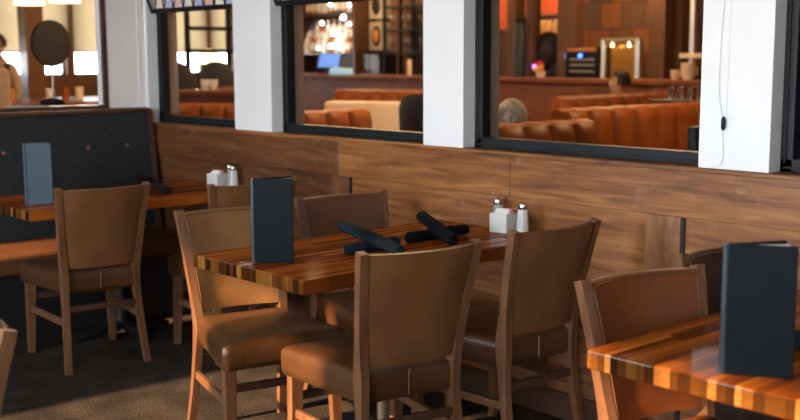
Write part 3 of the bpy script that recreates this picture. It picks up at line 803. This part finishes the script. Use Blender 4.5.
for q, (x, z) in enumerate(((-12.95, 1.585), (-12.66, 1.61), (-12.45, 1.59), (-12.80, 1.80), (-12.42, 1.92), (-13.05, 1.95), (-12.62, 1.70), (-12.55, 2.02), (-12.85, 2.22), (-12.42, 2.19))):
    t = thing('shelf_glint', '%s small glowing bead added as a glint among the bottles, counted from the lowest' % ORD[q], 'lamp', (x, 10.13 if z < 1.65 else 10.28, z), 0, 'glints among the bottles')  # added glowing beads that stand for glints on the bottles
    bm = bm_new(); ball(bm, (0, 0, .035), .020+.004*(q % 4), 12); obj('bulb', bm, M['glint_white'], t, 60)
    bm = bm_new(); cyl(bm, (0, 0, -.03), (0, 0, .012), .012, 10); obj('glint_stub', bm, M['iron'], t)
# till
t = thing('till_screen', 'till with a blue glowing screen on the bar below the bottles', 'till', (-12.25, 9.75, 1.25), R(30))
bm = bm_new(); box(bm, (-.17, -.012, 0), (.17, .012, .24), .006); bmesh.ops.transform(bm, matrix=Matrix.Translation((0, 0, .08)) @ Matrix.Rotation(R(-28), 4, 'X'), verts=bm.verts); s_ = obj('casing', bm, M['iron'], t)
bm = bm_new(); box(bm, (-.155, -.0145, .012), (.155, -.0125, .228)); bmesh.ops.transform(bm, matrix=Matrix.Translation((0, 0, .08)) @ Matrix.Rotation(R(-28), 4, 'X'), verts=bm.verts); obj('screen', bm, M['screen'], s_)
bm = bm_new(); box(bm, (-.12, -.06, 0), (.12, .14, .02), .004); cyl(bm, (0, .05, .01), (0, .06, .16), .025, 12); obj('stand', bm, M['iron'], t)
t = thing('card_printer', 'pale blue printer on the bar, right of the till', 'printer', (-11.86, 9.66, 1.25), R(10))
bm = bm_new(); box(bm, (-.13, -.10, 0), (.13, .12, .085), .02, 3); obj('casing', bm, M['pale_glow'], t); bm = bm_new(); box(bm, (-.08, -.08, .085), (.08, -.06, .10)); obj('paper_slot', bm, M['paper'], t)  # casing itself glows, its pale blue comes from emission
# speaker panels
for z, lab, amber in ((1.58, 'lower grey wall speaker with an amber oval cone', True), (2.02, 'upper grey wall speaker with a dark grille', False)):
    t = thing('wall_speaker', lab, 'speaker', (-12.02, 10.52, z), 0, 'grey wall speakers')
    bm = bm_new(); box(bm, (-.16, -.07, 0), (.16, .07, .40), .01); obj('cabinet', bm, plain('grey_cabinet', (.36, .32, .27), .6), t)
    bm = bm_new(); ball(bm, (0, -.07, .2), .10, 16, (.95, .2, 1.45)); obj('surround', bm, M['bronze'], t, 50)
    if amber: bm = bm_new(); ball(bm, (0, -.085, .2), .062, 16, (.9, .3, 1.5)); obj('cone', bm, M['amber'], t, 50)
# dark cupboard below the speakers
t = thing('bar_cupboard', 'dark cupboard on the bar wall below the speakers', 'cupboard', (-11.97, 10.44, 1.0))
bm = bm_new(); box(bm, (-.21, -.15, 0), (.21, .16, .54), .005); obj('carcass', bm, M['bblack'], t)
for sx in (-1, 1):
    bm = bm_new(); box(bm, (sx*.11-.10, -.165, .02), (sx*.11+.10, -.151, .52), .003); d_ = obj('door', bm, M['dark_wood'], t)
    bm = bm_new(); ball(bm, (sx*.03, -.172, .3), .012, 8); obj('knob', bm, M['silver'], d_)
# metal glass rack right of the speakers
t = thing('glass_rack', 'black metal rack with shelves of glasses, beside the speakers', 'shelf', (-10.98, 10.3, 0))
for x in (-.55, .02, .58):
    bm = bm_new(); box(bm, (x-.02, -.15, 1.25), (x+.02, -.11, 2.85), .003); obj('upright', bm, M['iron'], t)
    bm = bm_new(); box(bm, (x-.02, .15, 1.25), (x+.02, .19, 2.85), .003); obj('upright', bm, M['iron'], t)
for z in (1.55, 1.86, 2.17):
    bm = bm_new(); box(bm, (-.57, -.16, z-.03), (.60, .19, z), .003); obj('shelf_board', bm, M['iron'], t)
pg = None
for lev, z in (('lower', 1.55), ('middle', 1.86), ('top', 2.17)):
    for q in range(6):
        lab = '%s glass from the left on the %s board of the black rack' % (ORD[q], lev)
        loc = (-11.43+.17*q, 10.24+.06*(q % 2), z)
        if pg is None:
            pg = thing('wine_glass', lab, 'glass', loc, 0, 'glasses on the black rack')
            bm = bm_new(); lathe(bm, [(.018, .10), (.036, .125), (.040, .16), (.034, .20), (.032, .20), (.037, .16), (.033, .128), (.0, .108)], 14); obj('bowl', bm, M['glass'], pg, 60)
            bm = bm_new(); lathe(bm, [(0, 0), (.034, .0), (.033, .004), (.006, .010), (.004, .09), (.016, .103), (0, .106)], 14); obj('stem', bm, M['glass'], pg, 60)
        else: dup(pg, loc, 0, lab, 'glasses on the black rack')
t = thing('candle', 'tan pillar candle on the bar below the glass rack', 'candle', (-10.43, 9.62, 1.25))
bm = bm_new(); lathe(bm, [(0, 0), (.03, 0), (.03, .20), (.026, .205), (.0, .198)], 16); obj('wax', bm, M['cream'], t, 40); bm = bm_new(); cyl(bm, (0, 0, .198), (0, 0, .215), .0025, 6); obj('wick', bm, M['iron'], t)

# ------------------------------------------------------------------ next room: wall seen in the wide window
bm = bm_new(); box(bm, (-8.55, 10.50, 1.25), (-5.2, 10.6, 3.4)); o = struct('wall_tiled', bm, M['stone'])
for q, (xa, xb, y) in enumerate(((-9.02, -8.89, 9.9), (-8.73, -8.63, 9.9), (-8.25, -7.99, 9.9), (-7.0, -6.80, 9.9), (-6.93, -6.74, 10.12))):
    bm = bm_new(); box(bm, (xa, y, 1.25), (xb, y+.16, 3.4), .006); struct('pillar', bm, M['post_wood'])
for q, (xa, xb) in enumerate(((-10.0, -9.40), (-9.30, -8.70))):
    t = thing('orange_panel', ['orange wall panel at the far left of the wide window', 'orange wall panel above the black oven in the wide window'][q], 'wall panel', ((xa+xb)/2, 10.55, [1.84, 2.0][q]), 0, 'orange wall panels')
    w = (xb-xa)/2
    bm = bm_new(); box(bm, (-w, -.02, 0), (w, .045, .9), .004); obj('board', bm, M['orange_paint'], t)
    bm = bm_new(); box(bm, (-w, -.03, -.03), (w, .045, 0), .004); obj('edge_strip', bm, M['warm_wood'], t)
t = thing('display_shelf', 'warm lit shelf of jars above the black oven', 'shelf', (-8.86, 10.42, 1.72))
bm = bm_new(); box(bm, (-.31, -.12, 0), (.31, .12, .03), .004); obj('board', bm, M['warm_wood'], t)
pj = None
for q in range(5):
    lab = '%s jar from the left on the warm lit shelf above the oven' % ORD[q]
    loc = (-9.08+.105*q, 10.40, 1.75)
    if pj is None:
        pj = thing('jar', lab, 'jar', loc, 0, 'jars above the oven')
        bm = bm_new(); lathe(bm, [(0, 0), (.045, 0), (.05, .01), (.05, .13), (.035, .15), (0, .15)], 16); obj('body', bm, plain('honey_jar', (.75, .42, .12), .2, coat=.5), pj, 40)
        bm = bm_new(); lathe(bm, [(0, .15), (.04, .15), (.04, .175), (0, .178)], 16); obj('lid', bm, M['cream'], pj, 40)
    else: dup(pj, loc, 0, lab, 'jars above the oven')
t = thing('black_oven', 'large black domed oven between the wooden posts at the bar', 'oven', (-8.58, 10.15, 1.25))
bm = bm_new(); ball(bm, (0, 0, .30), .20, 20, (1.05, .9, 1.15)); obj('dome', bm, M['bblack'], t, 60)
bm = bm_new(); cyl(bm, (.12, 0, 0), (.12, 0, .25), .08, 14); box(bm, (-.2, -.15, 0), (.2, .15, .03), .005); obj('stand', bm, M['bblack'], t)
bm = bm_new(); ball(bm, (-.05, -.20, .12), .022, 10); obj('indicator_light', bm, M['led_violet'], t)
t = thing('flower_pot', 'small pot of red and yellow flowers beside the black oven', 'flowers', (-8.33, 9.72, 1.25))
bm = bm_new(); lathe(bm, [(0, 0), (.045, 0), (.06, .07), (.055, .07), (0, .06)], 16); obj('pot', bm, M['cream'], t, 40)
bm = bm_new()
for q in range(12): ball(bm, (random.uniform(-.06, .06), random.uniform(-.05, .05), random.uniform(.08, .13)), .025, 8)
obj('yellow_flowers', bm, plain('yellow_petals', (.85, .45, .06), .6), t, 60)
bm = bm_new()
for q in range(7): ball(bm, (random.uniform(-.06, .05), random.uniform(-.05, .03), random.uniform(.14, .17)), .02, 8)
obj('red_flowers', bm, plain('red_petals', (.75, .03, .03), .6), t, 60)
t = thing('pepper_mill', 'tall dark cylinder between two wooden posts at the far bar', 'cylinder', (-8.68, 9.75, 1.25))
bm = bm_new(); lathe(bm, [(0, 0), (.07, 0), (.07, .50), (.06, .52), (.06, .62), (0, .63)], 18); obj('body', bm, M['navy'], t, 40); bm = bm_new(); lathe(bm, [(0, .63), (.065, .63), (.065, .67), (0, .68)], 18); obj('cap', bm, M['iron'], t, 40)
# steel oven with blue light and chrome pass frame
t = thing('steel_oven', 'black and steel oven with a small blue light at the bar', 'oven', (-7.79, 9.95, 1.25))
bm = bm_new(); box(bm, (-.22, -.16, 0), (.20, .18, .34), .01); obj('body', bm, M['iron'], t)
for z in (.06, .13, .19):
    bm = bm_new(); box(bm, (-.17, -.175, z), (.17, -.162, z+.025), .003); obj('drawer_front', bm, M['silver'], t)
bm = bm_new(); box(bm, (-.21, -.17, .29), (.19, .0, .33), .006); obj('top_strip', bm, M['amber'], t)
bm = bm_new(); ball(bm, (-.02, -.175, .245), .022, 10); obj('indicator_light', bm, M['led_blue'], t)
bm = bm_new(); box(bm, (-.25, -.19, 0), (-.21, -.15, .28), .004); obj('post', bm, M['chrome'], t)
t = thing('chrome_pass', 'chrome heat-lamp frame on the bar beside the steel oven', 'heat lamp', (-7.30, 9.85, 1.25))
for x in (-.25, .21):
    bm = bm_new(); cyl(bm, (x, 0, 0), (x, 0, .41), .035, 14); obj('post', bm, M['silver'], t, 40)
bm = bm_new(); cyl(bm, (-.27, 0, .41), (.23, 0, .41), .022, 12); obj('top_bar', bm, M['silver'], t, 40)
for x in (-.13, .09):
    bm = bm_new(); lathe(bm, [(.015, .40), (.05, .35), (.045, .35), (.0, .385)], 14, (x, 0)); l_ = obj('lamp_shade', bm, M['silver'], t, 40)
    bm = bm_new(); ball(bm, (x, 0, .362), .022, 10); obj('bulb', bm, M['bulb'], l_, 60)
bm = bm_new(); box(bm, (-.24, .08, 0), (.20, .10, .37)); obj('back_plate', bm, plain('brass_plate', (.55, .30, .08), .3, .8), t)
# cups, shelf and steel tube by the right pillar
for q, (x, r_, h_, lab) in enumerate(((-6.47, .045, .10, 'smaller cream cup on the bar beside the right pillar'), (-6.32, .07, .17, 'larger cream cup on the bar under the steel tube'))):
    t = thing('cup', lab, 'cup', (x, 9.62, 1.25), 0, 'cream cups on the bar')
    bm = bm_new(); lathe(bm, [(0, 0), (r_*.7, 0), (r_, h_*.4), (r_*1.02, h_), (r_*.92, h_), (r_*.88, h_*.4), (0, .02)], 18); obj('bowl', bm, M['cream'], t, 60)
    bm = bm_new(); tube(bm, [(r_*.95, 0, h_*.75), (r_*1.5, 0, h_*.7), (r_*1.5, 0, h_*.35), (r_*.95, 0, h_*.3)], .007, 8); obj('handle', bm, M['cream'], t, 60)
t = thing('beer_tower', 'pale steel tube with a small shelf above the cups at the bar', 'beer tower', (-6.42, 9.84, 1.25))
bm = bm_new(); cyl(bm, (0, 0, 0), (0, 0, 1.3), .035, 16); obj('tube', bm, M['silver'], t, 40)
bm = bm_new(); box(bm, (-.10, -.09, .215), (.20, .09, .265), .006); obj('shelf', bm, M['cream'], t)
pgl = None
for q in range(4):
    lab = '%s sparkling tumbler from the left above the orange booth at the right pillar' % ORD[q]
    loc = (-5.53+.10*q, 8.18, 1.12)
    if pgl is None:
        pgl = thing('tumbler', lab, 'glass', loc, 0, 'tumblers behind the orange booth')
        bm = bm_new(); lathe(bm, [(0, 0), (.036, 0), (.042, .11), (.039, .11), (.033, .008), (0, .008)], 16); obj('glass_wall', bm, M['chrome'], pgl, 50)
    else: dup(pgl, loc, 0, lab, 'tumblers behind the orange booth')
t = thing('service_station', 'wooden service station holding tumblers behind the long orange booth', 'cabinet', (-5.25, 8.25, 0))
bm = bm_new(); box(bm, (-.40, -.2, 0), (.5, .2, 1.08), .005); obj('carcass', bm, M['warm_wood'], t); bm = bm_new(); box(bm, (-.42, -.22, 1.08), (.52, .22, 1.12), .005); obj('top', bm, M['dark_wood'], t)

# ------------------------------------------------------------------ next room: left part (through the opening and the narrow window)
t = thing('round_sign', 'round dark grey disc on a thin stand behind the left opening', 'sign', (-6.70, 3.105, 1.03), R(11))
bm = bm_new(); lathe(bm, [(0, -.012), (.142, -.012), (.146, -.006), (.146, .006), (.142, .012), (0, .012)], 48)
bmesh.ops.transform(bm, matrix=Matrix.Translation((0, 0, .557)) @ Matrix.Rotation(PI/2, 4, 'Y'), verts=bm.verts); obj('disc', bm, M['bronze'], t, 40)
bm = bm_new(); cyl(bm, (0, 0, .01), (0, 0, .42), .006, 10); obj('stem', bm, M['silver'], t)
bm = bm_new(); lathe(bm, [(0, 0), (.08, 0), (.075, .012), (.0, .016)], 24); obj('base', bm, M['silver'], t, 40)
t = thing('ledge_counter', 'wooden counter behind the left opening, carrying the round sign', 'counter', (-6.95, 1.9, 0))
bm = bm_new(); box(bm, (-.55, -1.55, .98), (.60, 1.60, 1.03), .006); obj('top', bm, M['warm_wood'], t)
bm = bm_new(); box(bm, (-.45, -1.5, 0), (.55, 1.45, .98), .004); obj('front', bm, M['dark_wood'], t)
t = thing('folded_menu', 'white paper menu lying on the sill of the left opening', 'menu', (-6.29, 2.76, 1.213), R(4))
bm = bm_new(); box(bm, (-.05, -.13, 0), (.055, .10, .003)); obj('sheet', bm, M['paper'], t)
bm = bm_new(); box(bm, (-.05, -.12, .004), (.055, .11, .006)); bmesh.ops.transform(bm, matrix=Matrix.Rotation(R(-3), 4, 'X'), verts=bm.verts); obj('sheet', bm, M['paper'], t)
t = thing('dark_napkin', 'crumpled dark napkin on the sill beside the white menu', 'napkin', (-6.30, 2.92, 1.213))
bm = bm_new(); tube(bm, [(-.03, -.07, .016), (.0, -.02, .028), (.01, .03, .022), (-.01, .07, .015)], [.012, .022, .020, .010], 14); obj('cloth', bm, M['napkin_brown'], t, 60)
bm = bm_new(); box(bm, (-11.4, 3.9, 1.02), (-10.1, 6.0, 1.07), .006); o = obj('long_table', bm, M['warm_wood']); tag(o, 'long high wooden table in front of the far windows', 'table')
for x in (-11.3, -10.2):
    for y in (4.0, 5.9):
        bm = bm_new(); box(bm, (x-.05, y-.05, 0), (x+.05, y+.05, 1.02), .004); obj('leg', bm, M['dark_wood'], o)
# things on the long table
cols = ['ceramic', 'cream', 'amber', 'ceramic', 'orange', 'cream', 'iron', 'ceramic']
words_ = ['white', 'cream', 'amber', 'second white', 'orange', 'second cream', 'black', 'third white']
pt = None
for q in range(8):
    x, y = -10.25-.18*(q % 3), 4.0+.24*q
    lab = '%s tumbler on the long high table, in order from the left' % words_[q]
    t = thing('tumbler', lab, 'glass', (x, y, 1.07), 0, 'tumblers on the long table')
    bm = bm_new(); lathe(bm, [(0, 0), (.035, 0), (.045, .13), (.041, .13), (.032, .008), (0, .008)], 14); obj('wall', bm, M[cols[q]], t, 50)
t = thing('lounge_chair', 'tan high-backed armchair at the left edge behind the opening', 'chair', (-9.0, 3.34, 0), R(180))
bm = bm_new(); box(bm, (-.36, -.33, .40), (-.22, .33, 1.42), .06, 4); obj('backrest', bm, M['tan'], t, 50)
bm = bm_new(); box(bm, (-.34, -.33, .30), (.35, .33, .46), .05, 4); obj('seat', bm, M['tan'], t, 50)
for sy in (-1, 1):
    bm = bm_new(); box(bm, (-.30, sy*.38-.05, .30), (.32, sy*.38+.05, .66), .03, 3); obj('armrest', bm, M['tan'], t, 50)
    for sx in (-.28, .3):
        bm = bm_new(); cyl(bm, (sx, sy*.28, 0), (sx, sy*.28, .31), .018, 8, .025); obj('leg', bm, M['dark_wood'], t)
t = thing('cream_armchair', 'cream rounded chair back beside the right jamb of the left opening', 'chair', (-7.55, 4.05, 0), R(160))
bm = bm_new(); rings = []
for z, s in ((.40, .17), (.7, .20), (1.0, .21), (1.25, .19), (1.36, .13), (1.40, .04)):
    rings.append([(-.12+.05*math.cos(a_), s*math.sin(a_), z) for a_ in [2*PI*k_/20 for k_ in range(20)]])
loft(bm, rings); obj('backrest', bm, M['cream'], t, 60)
bm = bm_new(); box(bm, (-.15, -.2, .38), (.28, .2, .48), .03, 3); obj('seat', bm, M['cream'], t, 50)
for sx in (-.12, .24):
    for sy in (-.16, .16):
        bm = bm_new(); cyl(bm, (sx, sy, 0), (sx, sy, .40), .016, 8); obj('leg', bm, M['dark_wood'], t)
for q, (x, y) in enumerate(((-12.6, 5.60), (-11.2, 7.60))):
    bm = bm_new(); box(bm, (x-.11, y-.11, 0), (x+.11, y+.11, 3.4), .006); struct('pillar', bm, M['warm_wood'])
# pendants
pp = None
for q, (x, y, z) in enumerate(((-9.8, 4.355, 1.97), (-9.2, 4.41, 1.97), (-11.0, 7.0, 1.42))):
    lab = ['cream glowing pendant shade nearest the top left corner', 'second glowing pendant shade at the top of the left opening', 'low glowing pendant seen through the narrow window'][q]
    if pp is None:
        pp = thing('pendant_lamp', lab, 'lamp', (x, y, z), 0, 'glowing pendants')
        bm = bm_new(); lathe(bm, [(.13, 0), (.135, .01), (.11, .14), (.03, .17), (.0, .17), (.0, .16), (.10, .13), (.125, .01)], 24); obj('shade', bm, M['shade_glow'], pp, 50)
        bm = bm_new(); ball(bm, (0, 0, .06), .04, 12); obj('bulb', bm, M['bulb'], pp, 60)
        bm = bm_new(); cyl(bm, (0, 0, .165), (0, 0, 3.4-z), .006, 8); obj('cord', bm, M['iron'], pp)
    else: dup(pp, (x, y, z), 0, lab, 'glowing pendants')
# black room divider in the narrow window
t = thing('room_divider', 'black metal lattice divider behind the narrow window', 'divider', (-10.35, 6.95, 0), 0)
for y in (-.62, -.10, .33, .80):
    bm = bm_new(); box(bm, (-.02, y-.026, 0), (.02, y+.026, 2.6), .003); obj('upright', bm, M['iron'], t)
for z in (1.30, 1.56, 1.80, 2.1):
    bm = bm_new(); box(bm, (-.02, -.64, z-.022), (.02, .82, z+.022), .003); obj('rail', bm, M['iron'], t)
t = thing('high_table', 'wooden high table with cups behind the narrow window', 'table', (-8.9, 5.95, 0), R(35))
bm = bm_new(); box(bm, (-.35, -.8, 1.16), (.35, .8, 1.20), .005); obj('tabletop', bm, M['warm_wood'], t)
bm = bm_new(); box(bm, (-.30, -.75, 0.0), (.30, .75, 1.16), .005); obj('plinth', bm, M['warm_wood'], t)
for q, dy in enumerate((-.30, -.18)):
    o = thing('cup', ['first', 'second'][q]+' white cup from the left on the high table behind the narrow window', 'cup', (-8.75+dy*.4, 5.75+dy*.5, 1.20), 0, 'white cups on the high table')
    bm = bm_new(); lathe(bm, [(0, 0), (.03, 0), (.042, .05), (.043, .09), (.038, .09), (.037, .05), (0, .012)], 16); obj('bowl', bm, M['ceramic'], o, 60)
    bm = bm_new(); tube(bm, [(.04, 0, .07), (.065, 0, .065), (.065, 0, .035), (.038, 0, .03)], .006, 8); obj('handle', bm, M['ceramic'], o, 60)

# ------------------------------------------------------------------ people
def person(label, loc, rot, seated, shirt, hairmat, scale=1.0, seat_h=.46):
    """one continuous skinned body looking along local +X; hair is a child"""
    t = thing('person', label, 'person', loc, rot)
    if seated: hip = seat_h+.10
    else: hip = .92
    P = {}; E_ = []; Rr = {}
    def v(n, co, r, par=None):
        P[n] = co; Rr[n] = r
        if par: E_.append((par, n))
    v('pelvis', (0, 0, hip), (.15, .125)); v('waist', (0, 0, hip+.16), (.135, .11), 'pelvis'); v('chest', (.0, 0, hip+.36), (.155, .12), 'waist')
    v('neckb', (-.01, 0, hip+.52), (.075, .07), 'chest'); v('neck', (.0, 0, hip+.575), (.055, .055), 'neckb'); v('jaw', (.025, 0, hip+.635), (.068, .066), 'neck')
    v('head', (.015, 0, hip+.72), (.094, .082), 'jaw'); v('crown', (.008, 0, hip+.795), (.070, .062), 'head')
    for s, n in ((-1, 'l'), (1, 'r')):
        v('sh'+n, (-.01, s*.185, hip+.46), (.062, .06), 'neckb')
        if seated: v('el'+n, (.05, s*.235, hip+.20), (.046, .046), 'sh'+n); v('wr'+n, (.27, s*.17, hip+.20), (.032, .03), 'el'+n); v('ha'+n, (.36, s*.15, hip+.20), (.038, .022), 'wr'+n)
        else: v('el'+n, (-.01, s*.25, hip+.18), (.046, .046), 'sh'+n); v('wr'+n, (.13, s*.22, hip+.02), (.032, .03), 'el'+n); v('ha'+n, (.20, s*.20, hip-.02), (.038, .024), 'wr'+n)
        v('hj'+n, (.02, s*.095, hip-.02), (.10, .10), 'pelvis')
        if seated: v('kn'+n, (.44, s*.12, hip-.01), (.068, .068), 'hj'+n); v('an'+n, (.42, s*.12, .09), (.043, .043), 'kn'+n); v('to'+n, (.56, s*.13, .045), (.045, .035), 'an'+n)
        else: v('kn'+n, (.03, s*.105, .50), (.065, .065), 'hj'+n); v('an'+n, (.0, s*.11, .09), (.043, .043), 'kn'+n); v('to'+n, (.15, s*.125, .045), (.045, .035), 'an'+n)
    names = list(P); me = bpy.data.meshes.new('body'); me.from_pydata([P[n] for n in names], [(names.index(a), names.index(b)) for a, b in E_], [])
    tmp = bpy.data.objects.new('skeleton', me); COL.objects.link(tmp)
    sk = tmp.modifiers.new('Skin', 'SKIN')
    for i, n in enumerate(names):
        me.skin_vertices[0].data[i].radius = Rr[n]; me.skin_vertices[0].data[i].use_root = (n == 'pelvis')
    sb = tmp.modifiers.new('Sub', 'SUBSURF'); sb.levels = 2; sb.render_levels = 2
    dg = bpy.context.evaluated_depsgraph_get(); dg.update()
    bme = bpy.data.meshes.new_from_object(tmp.evaluated_get(dg)); bpy.data.objects.remove(tmp); bpy.data.meshes.remove(me)
    bme.name = 'body'
    # face: brow, nose, chin and ears shaped into the head
    hz = hip+.715
    for vv in bme.vertices:
        c = vv.co
        if c.z > hip+.60 and c.x > .07:
            dy, dz = c.y, c.z-(hz-.015)
            c.x += .030*math.exp(-(dy/.016)**2-(dz/.03)**2)
            for s in (-1, 1): c.x -= .010*math.exp(-((c.y-s*.034)/.016)**2-((c.z-hz-.005)/.014)**2)
    bme.materials.clear()
    for m in (M['skin'], M[shirt], M['trouser']): bme.materials.append(m)
    for p in bme.polygons:
        c = p.center; p.use_smooth = True; p.material_index = 0
        far = math.hypot(c.x-.0, c.y)
        if c.z < hip+.545: p.material_index = 1
        if seated and c.x > .29 and c.z > hip+.12: p.material_index = 0
        if not seated and abs(c.y) > .15 and c.x > .13 and c.z < hip+.2: p.material_index = 0
        if c.z < hip+.06 and not (c.x > .1 and not seated and abs(c.y) > .15): p.material_index = 2
    b = link('body', bme, t)
    for s in (-1, 1):
        bm = bm_new(); ball(bm, (.096, s*.034, hz+.004), .0115, 10); obj('eye', bm, M['ceramic'], b, 60)
        bm = bm_new(); ball(bm, (.005, s*.088, hz-.01), .026, 10, (.7, .3, 1.2)); obj('ear', bm, M['skin'], b, 60)
    bm = bm_new(); tb_ = bmesh.new(); bmesh.ops.create_uvsphere(tb_, u_segments=40, v_segments=24, radius=1)
    bmesh.ops.delete(tb_, geom=[v_ for v_ in tb_.verts if v_.co.z < -.45 or (v_.co.x > .35 and v_.co.z < .45)], context='VERTS')
    for v_ in tb_.verts:
        k_ = 1+.03*math.sin(v_.co.y*40+v_.co.x*9)
        v_.co = Vector((v_.co.x*.112*k_, v_.co.y*.098*k_, v_.co.z*.112*k_+hz+.018))
    merge(bm, tb_); obj('hair', bm, M[hairmat], t, 70)
    if scale != 1: t.scale = (scale,)*3
    return t
person('grey-haired person seated behind the nearest orange booth in the wide window', (-4.76, 5.28, 0), R(150), True, 'shirt_olive', 'hair_grey', 1.0, .285)
person('dark-haired person seated behind the farthest orange booth', (-6.70, 9.02, 0), R(-140), True, 'shirt_tan', 'hair_dark', 1.0, .41)
person('standing person in a tan shirt at the left edge behind the opening', (-12.0, 4.94, 0), R(-60), False, 'shirt_tan', 'hair_dark')

# ------------------------------------------------------------------ light
def point(name, loc, col, power, r=.12):
    l = bpy.data.lights.new(name, 'POINT'); l.color = col; l.energy = power; l.shadow_soft_size = r
    o = bpy.data.objects.new(name, l); COL.objects.link(o); o.location = loc
W = (1, .60, .28)
for i, (x, y, z, p) in enumerate(((-4.2, 6.6, 2.5, 60), (-6.3, 5.6, 2.5, 65), (-8.6, 6.6, 2.5, 50), (-8.9, 9.9, 2.6, 40), (-7.0, 9.6, 2.6, 45), (-11.6, 9.7, 2.6, 55), (-10.2, 9.6, 2.6, 25), (-9.6, 4.5, 2.4, 40))):
    point('ceiling_lamp_light', (x, y, z), W, p*.72)
sun = bpy.data.lights.new('sun', 'SUN'); sun.energy = 10.0; sun.color = (1, .66, .36); sun.angle = R(1.2)
so = bpy.data.objects.new('sun', sun); COL.objects.link(so)
so.rotation_euler = Vector((.05, 1, -.53)).to_track_quat('-Z', 'Y').to_euler()
w = bpy.data.worlds.new('sky'); bpy.context.scene.world = w; w.use_nodes = True
nt = w.node_tree; bg = nt.nodes['Background']
tc = N(nt, 'ShaderNodeTexCoord'); sp = N(nt, 'ShaderNodeSeparateXYZ'); nt.links.new(tc.outputs['Generated'], sp.inputs[0])
r = ramp(nt, [(.42, (.45, .42, .38)), (.50, (.92, .95, 1.0)), (.80, (.72, .86, 1.0))])
mp = N(nt, 'ShaderNodeMapRange'); mp.inputs[1].default_value = -1; mp.inputs[2].default_value = 1
nt.links.new(sp.outputs[2], mp.inputs[0]); nt.links.new(mp.outputs[0], r.inputs[0]); nt.links.new(r.outputs[0], bg.inputs[0]); bg.inputs[1].default_value = 8.0

# ------------------------------------------------------------------ camera
sc = bpy.context.scene
cam = bpy.data.cameras.new('camera'); co = bpy.data.objects.new('camera', cam); COL.objects.link(co)
right = Vector((.671, .741, -.004)); up = Vector((-.100, .096, .990)); fwd = Vector((-.734, .665, -.138))
fwd.normalize(); right = (right-fwd*right.dot(fwd)).normalized(); up = right.cross(fwd)
m = Matrix((right, up, -fwd)).transposed().to_4x4(); m.translation = (0, 0, 1.5); co.matrix_world = m
cam.sensor_width = 36; cam.lens = 1105.7/800*36; cam.clip_start = .05
cam.dof.use_dof = True; cam.dof.focus_distance = 3.8; cam.dof.aperture_fstop = cam.lens/1000/.0175
sc.camera = co
sc.view_settings.view_transform = 'Standard'; sc.view_settings.look = 'None'; sc.view_settings.gamma = 1; sc.view_settings.use_curve_mapping = False
sc.view_settings.exposure = 0.97
sc.cycles.max_bounces = 8; sc.cycles.diffuse_bounces = 3; sc.cycles.transparent_max_bounces = 12; sc.cycles.caustics_reflective = False; sc.cycles.caustics_refractive = False
sc.cycles.sample_clamp_indirect = 6
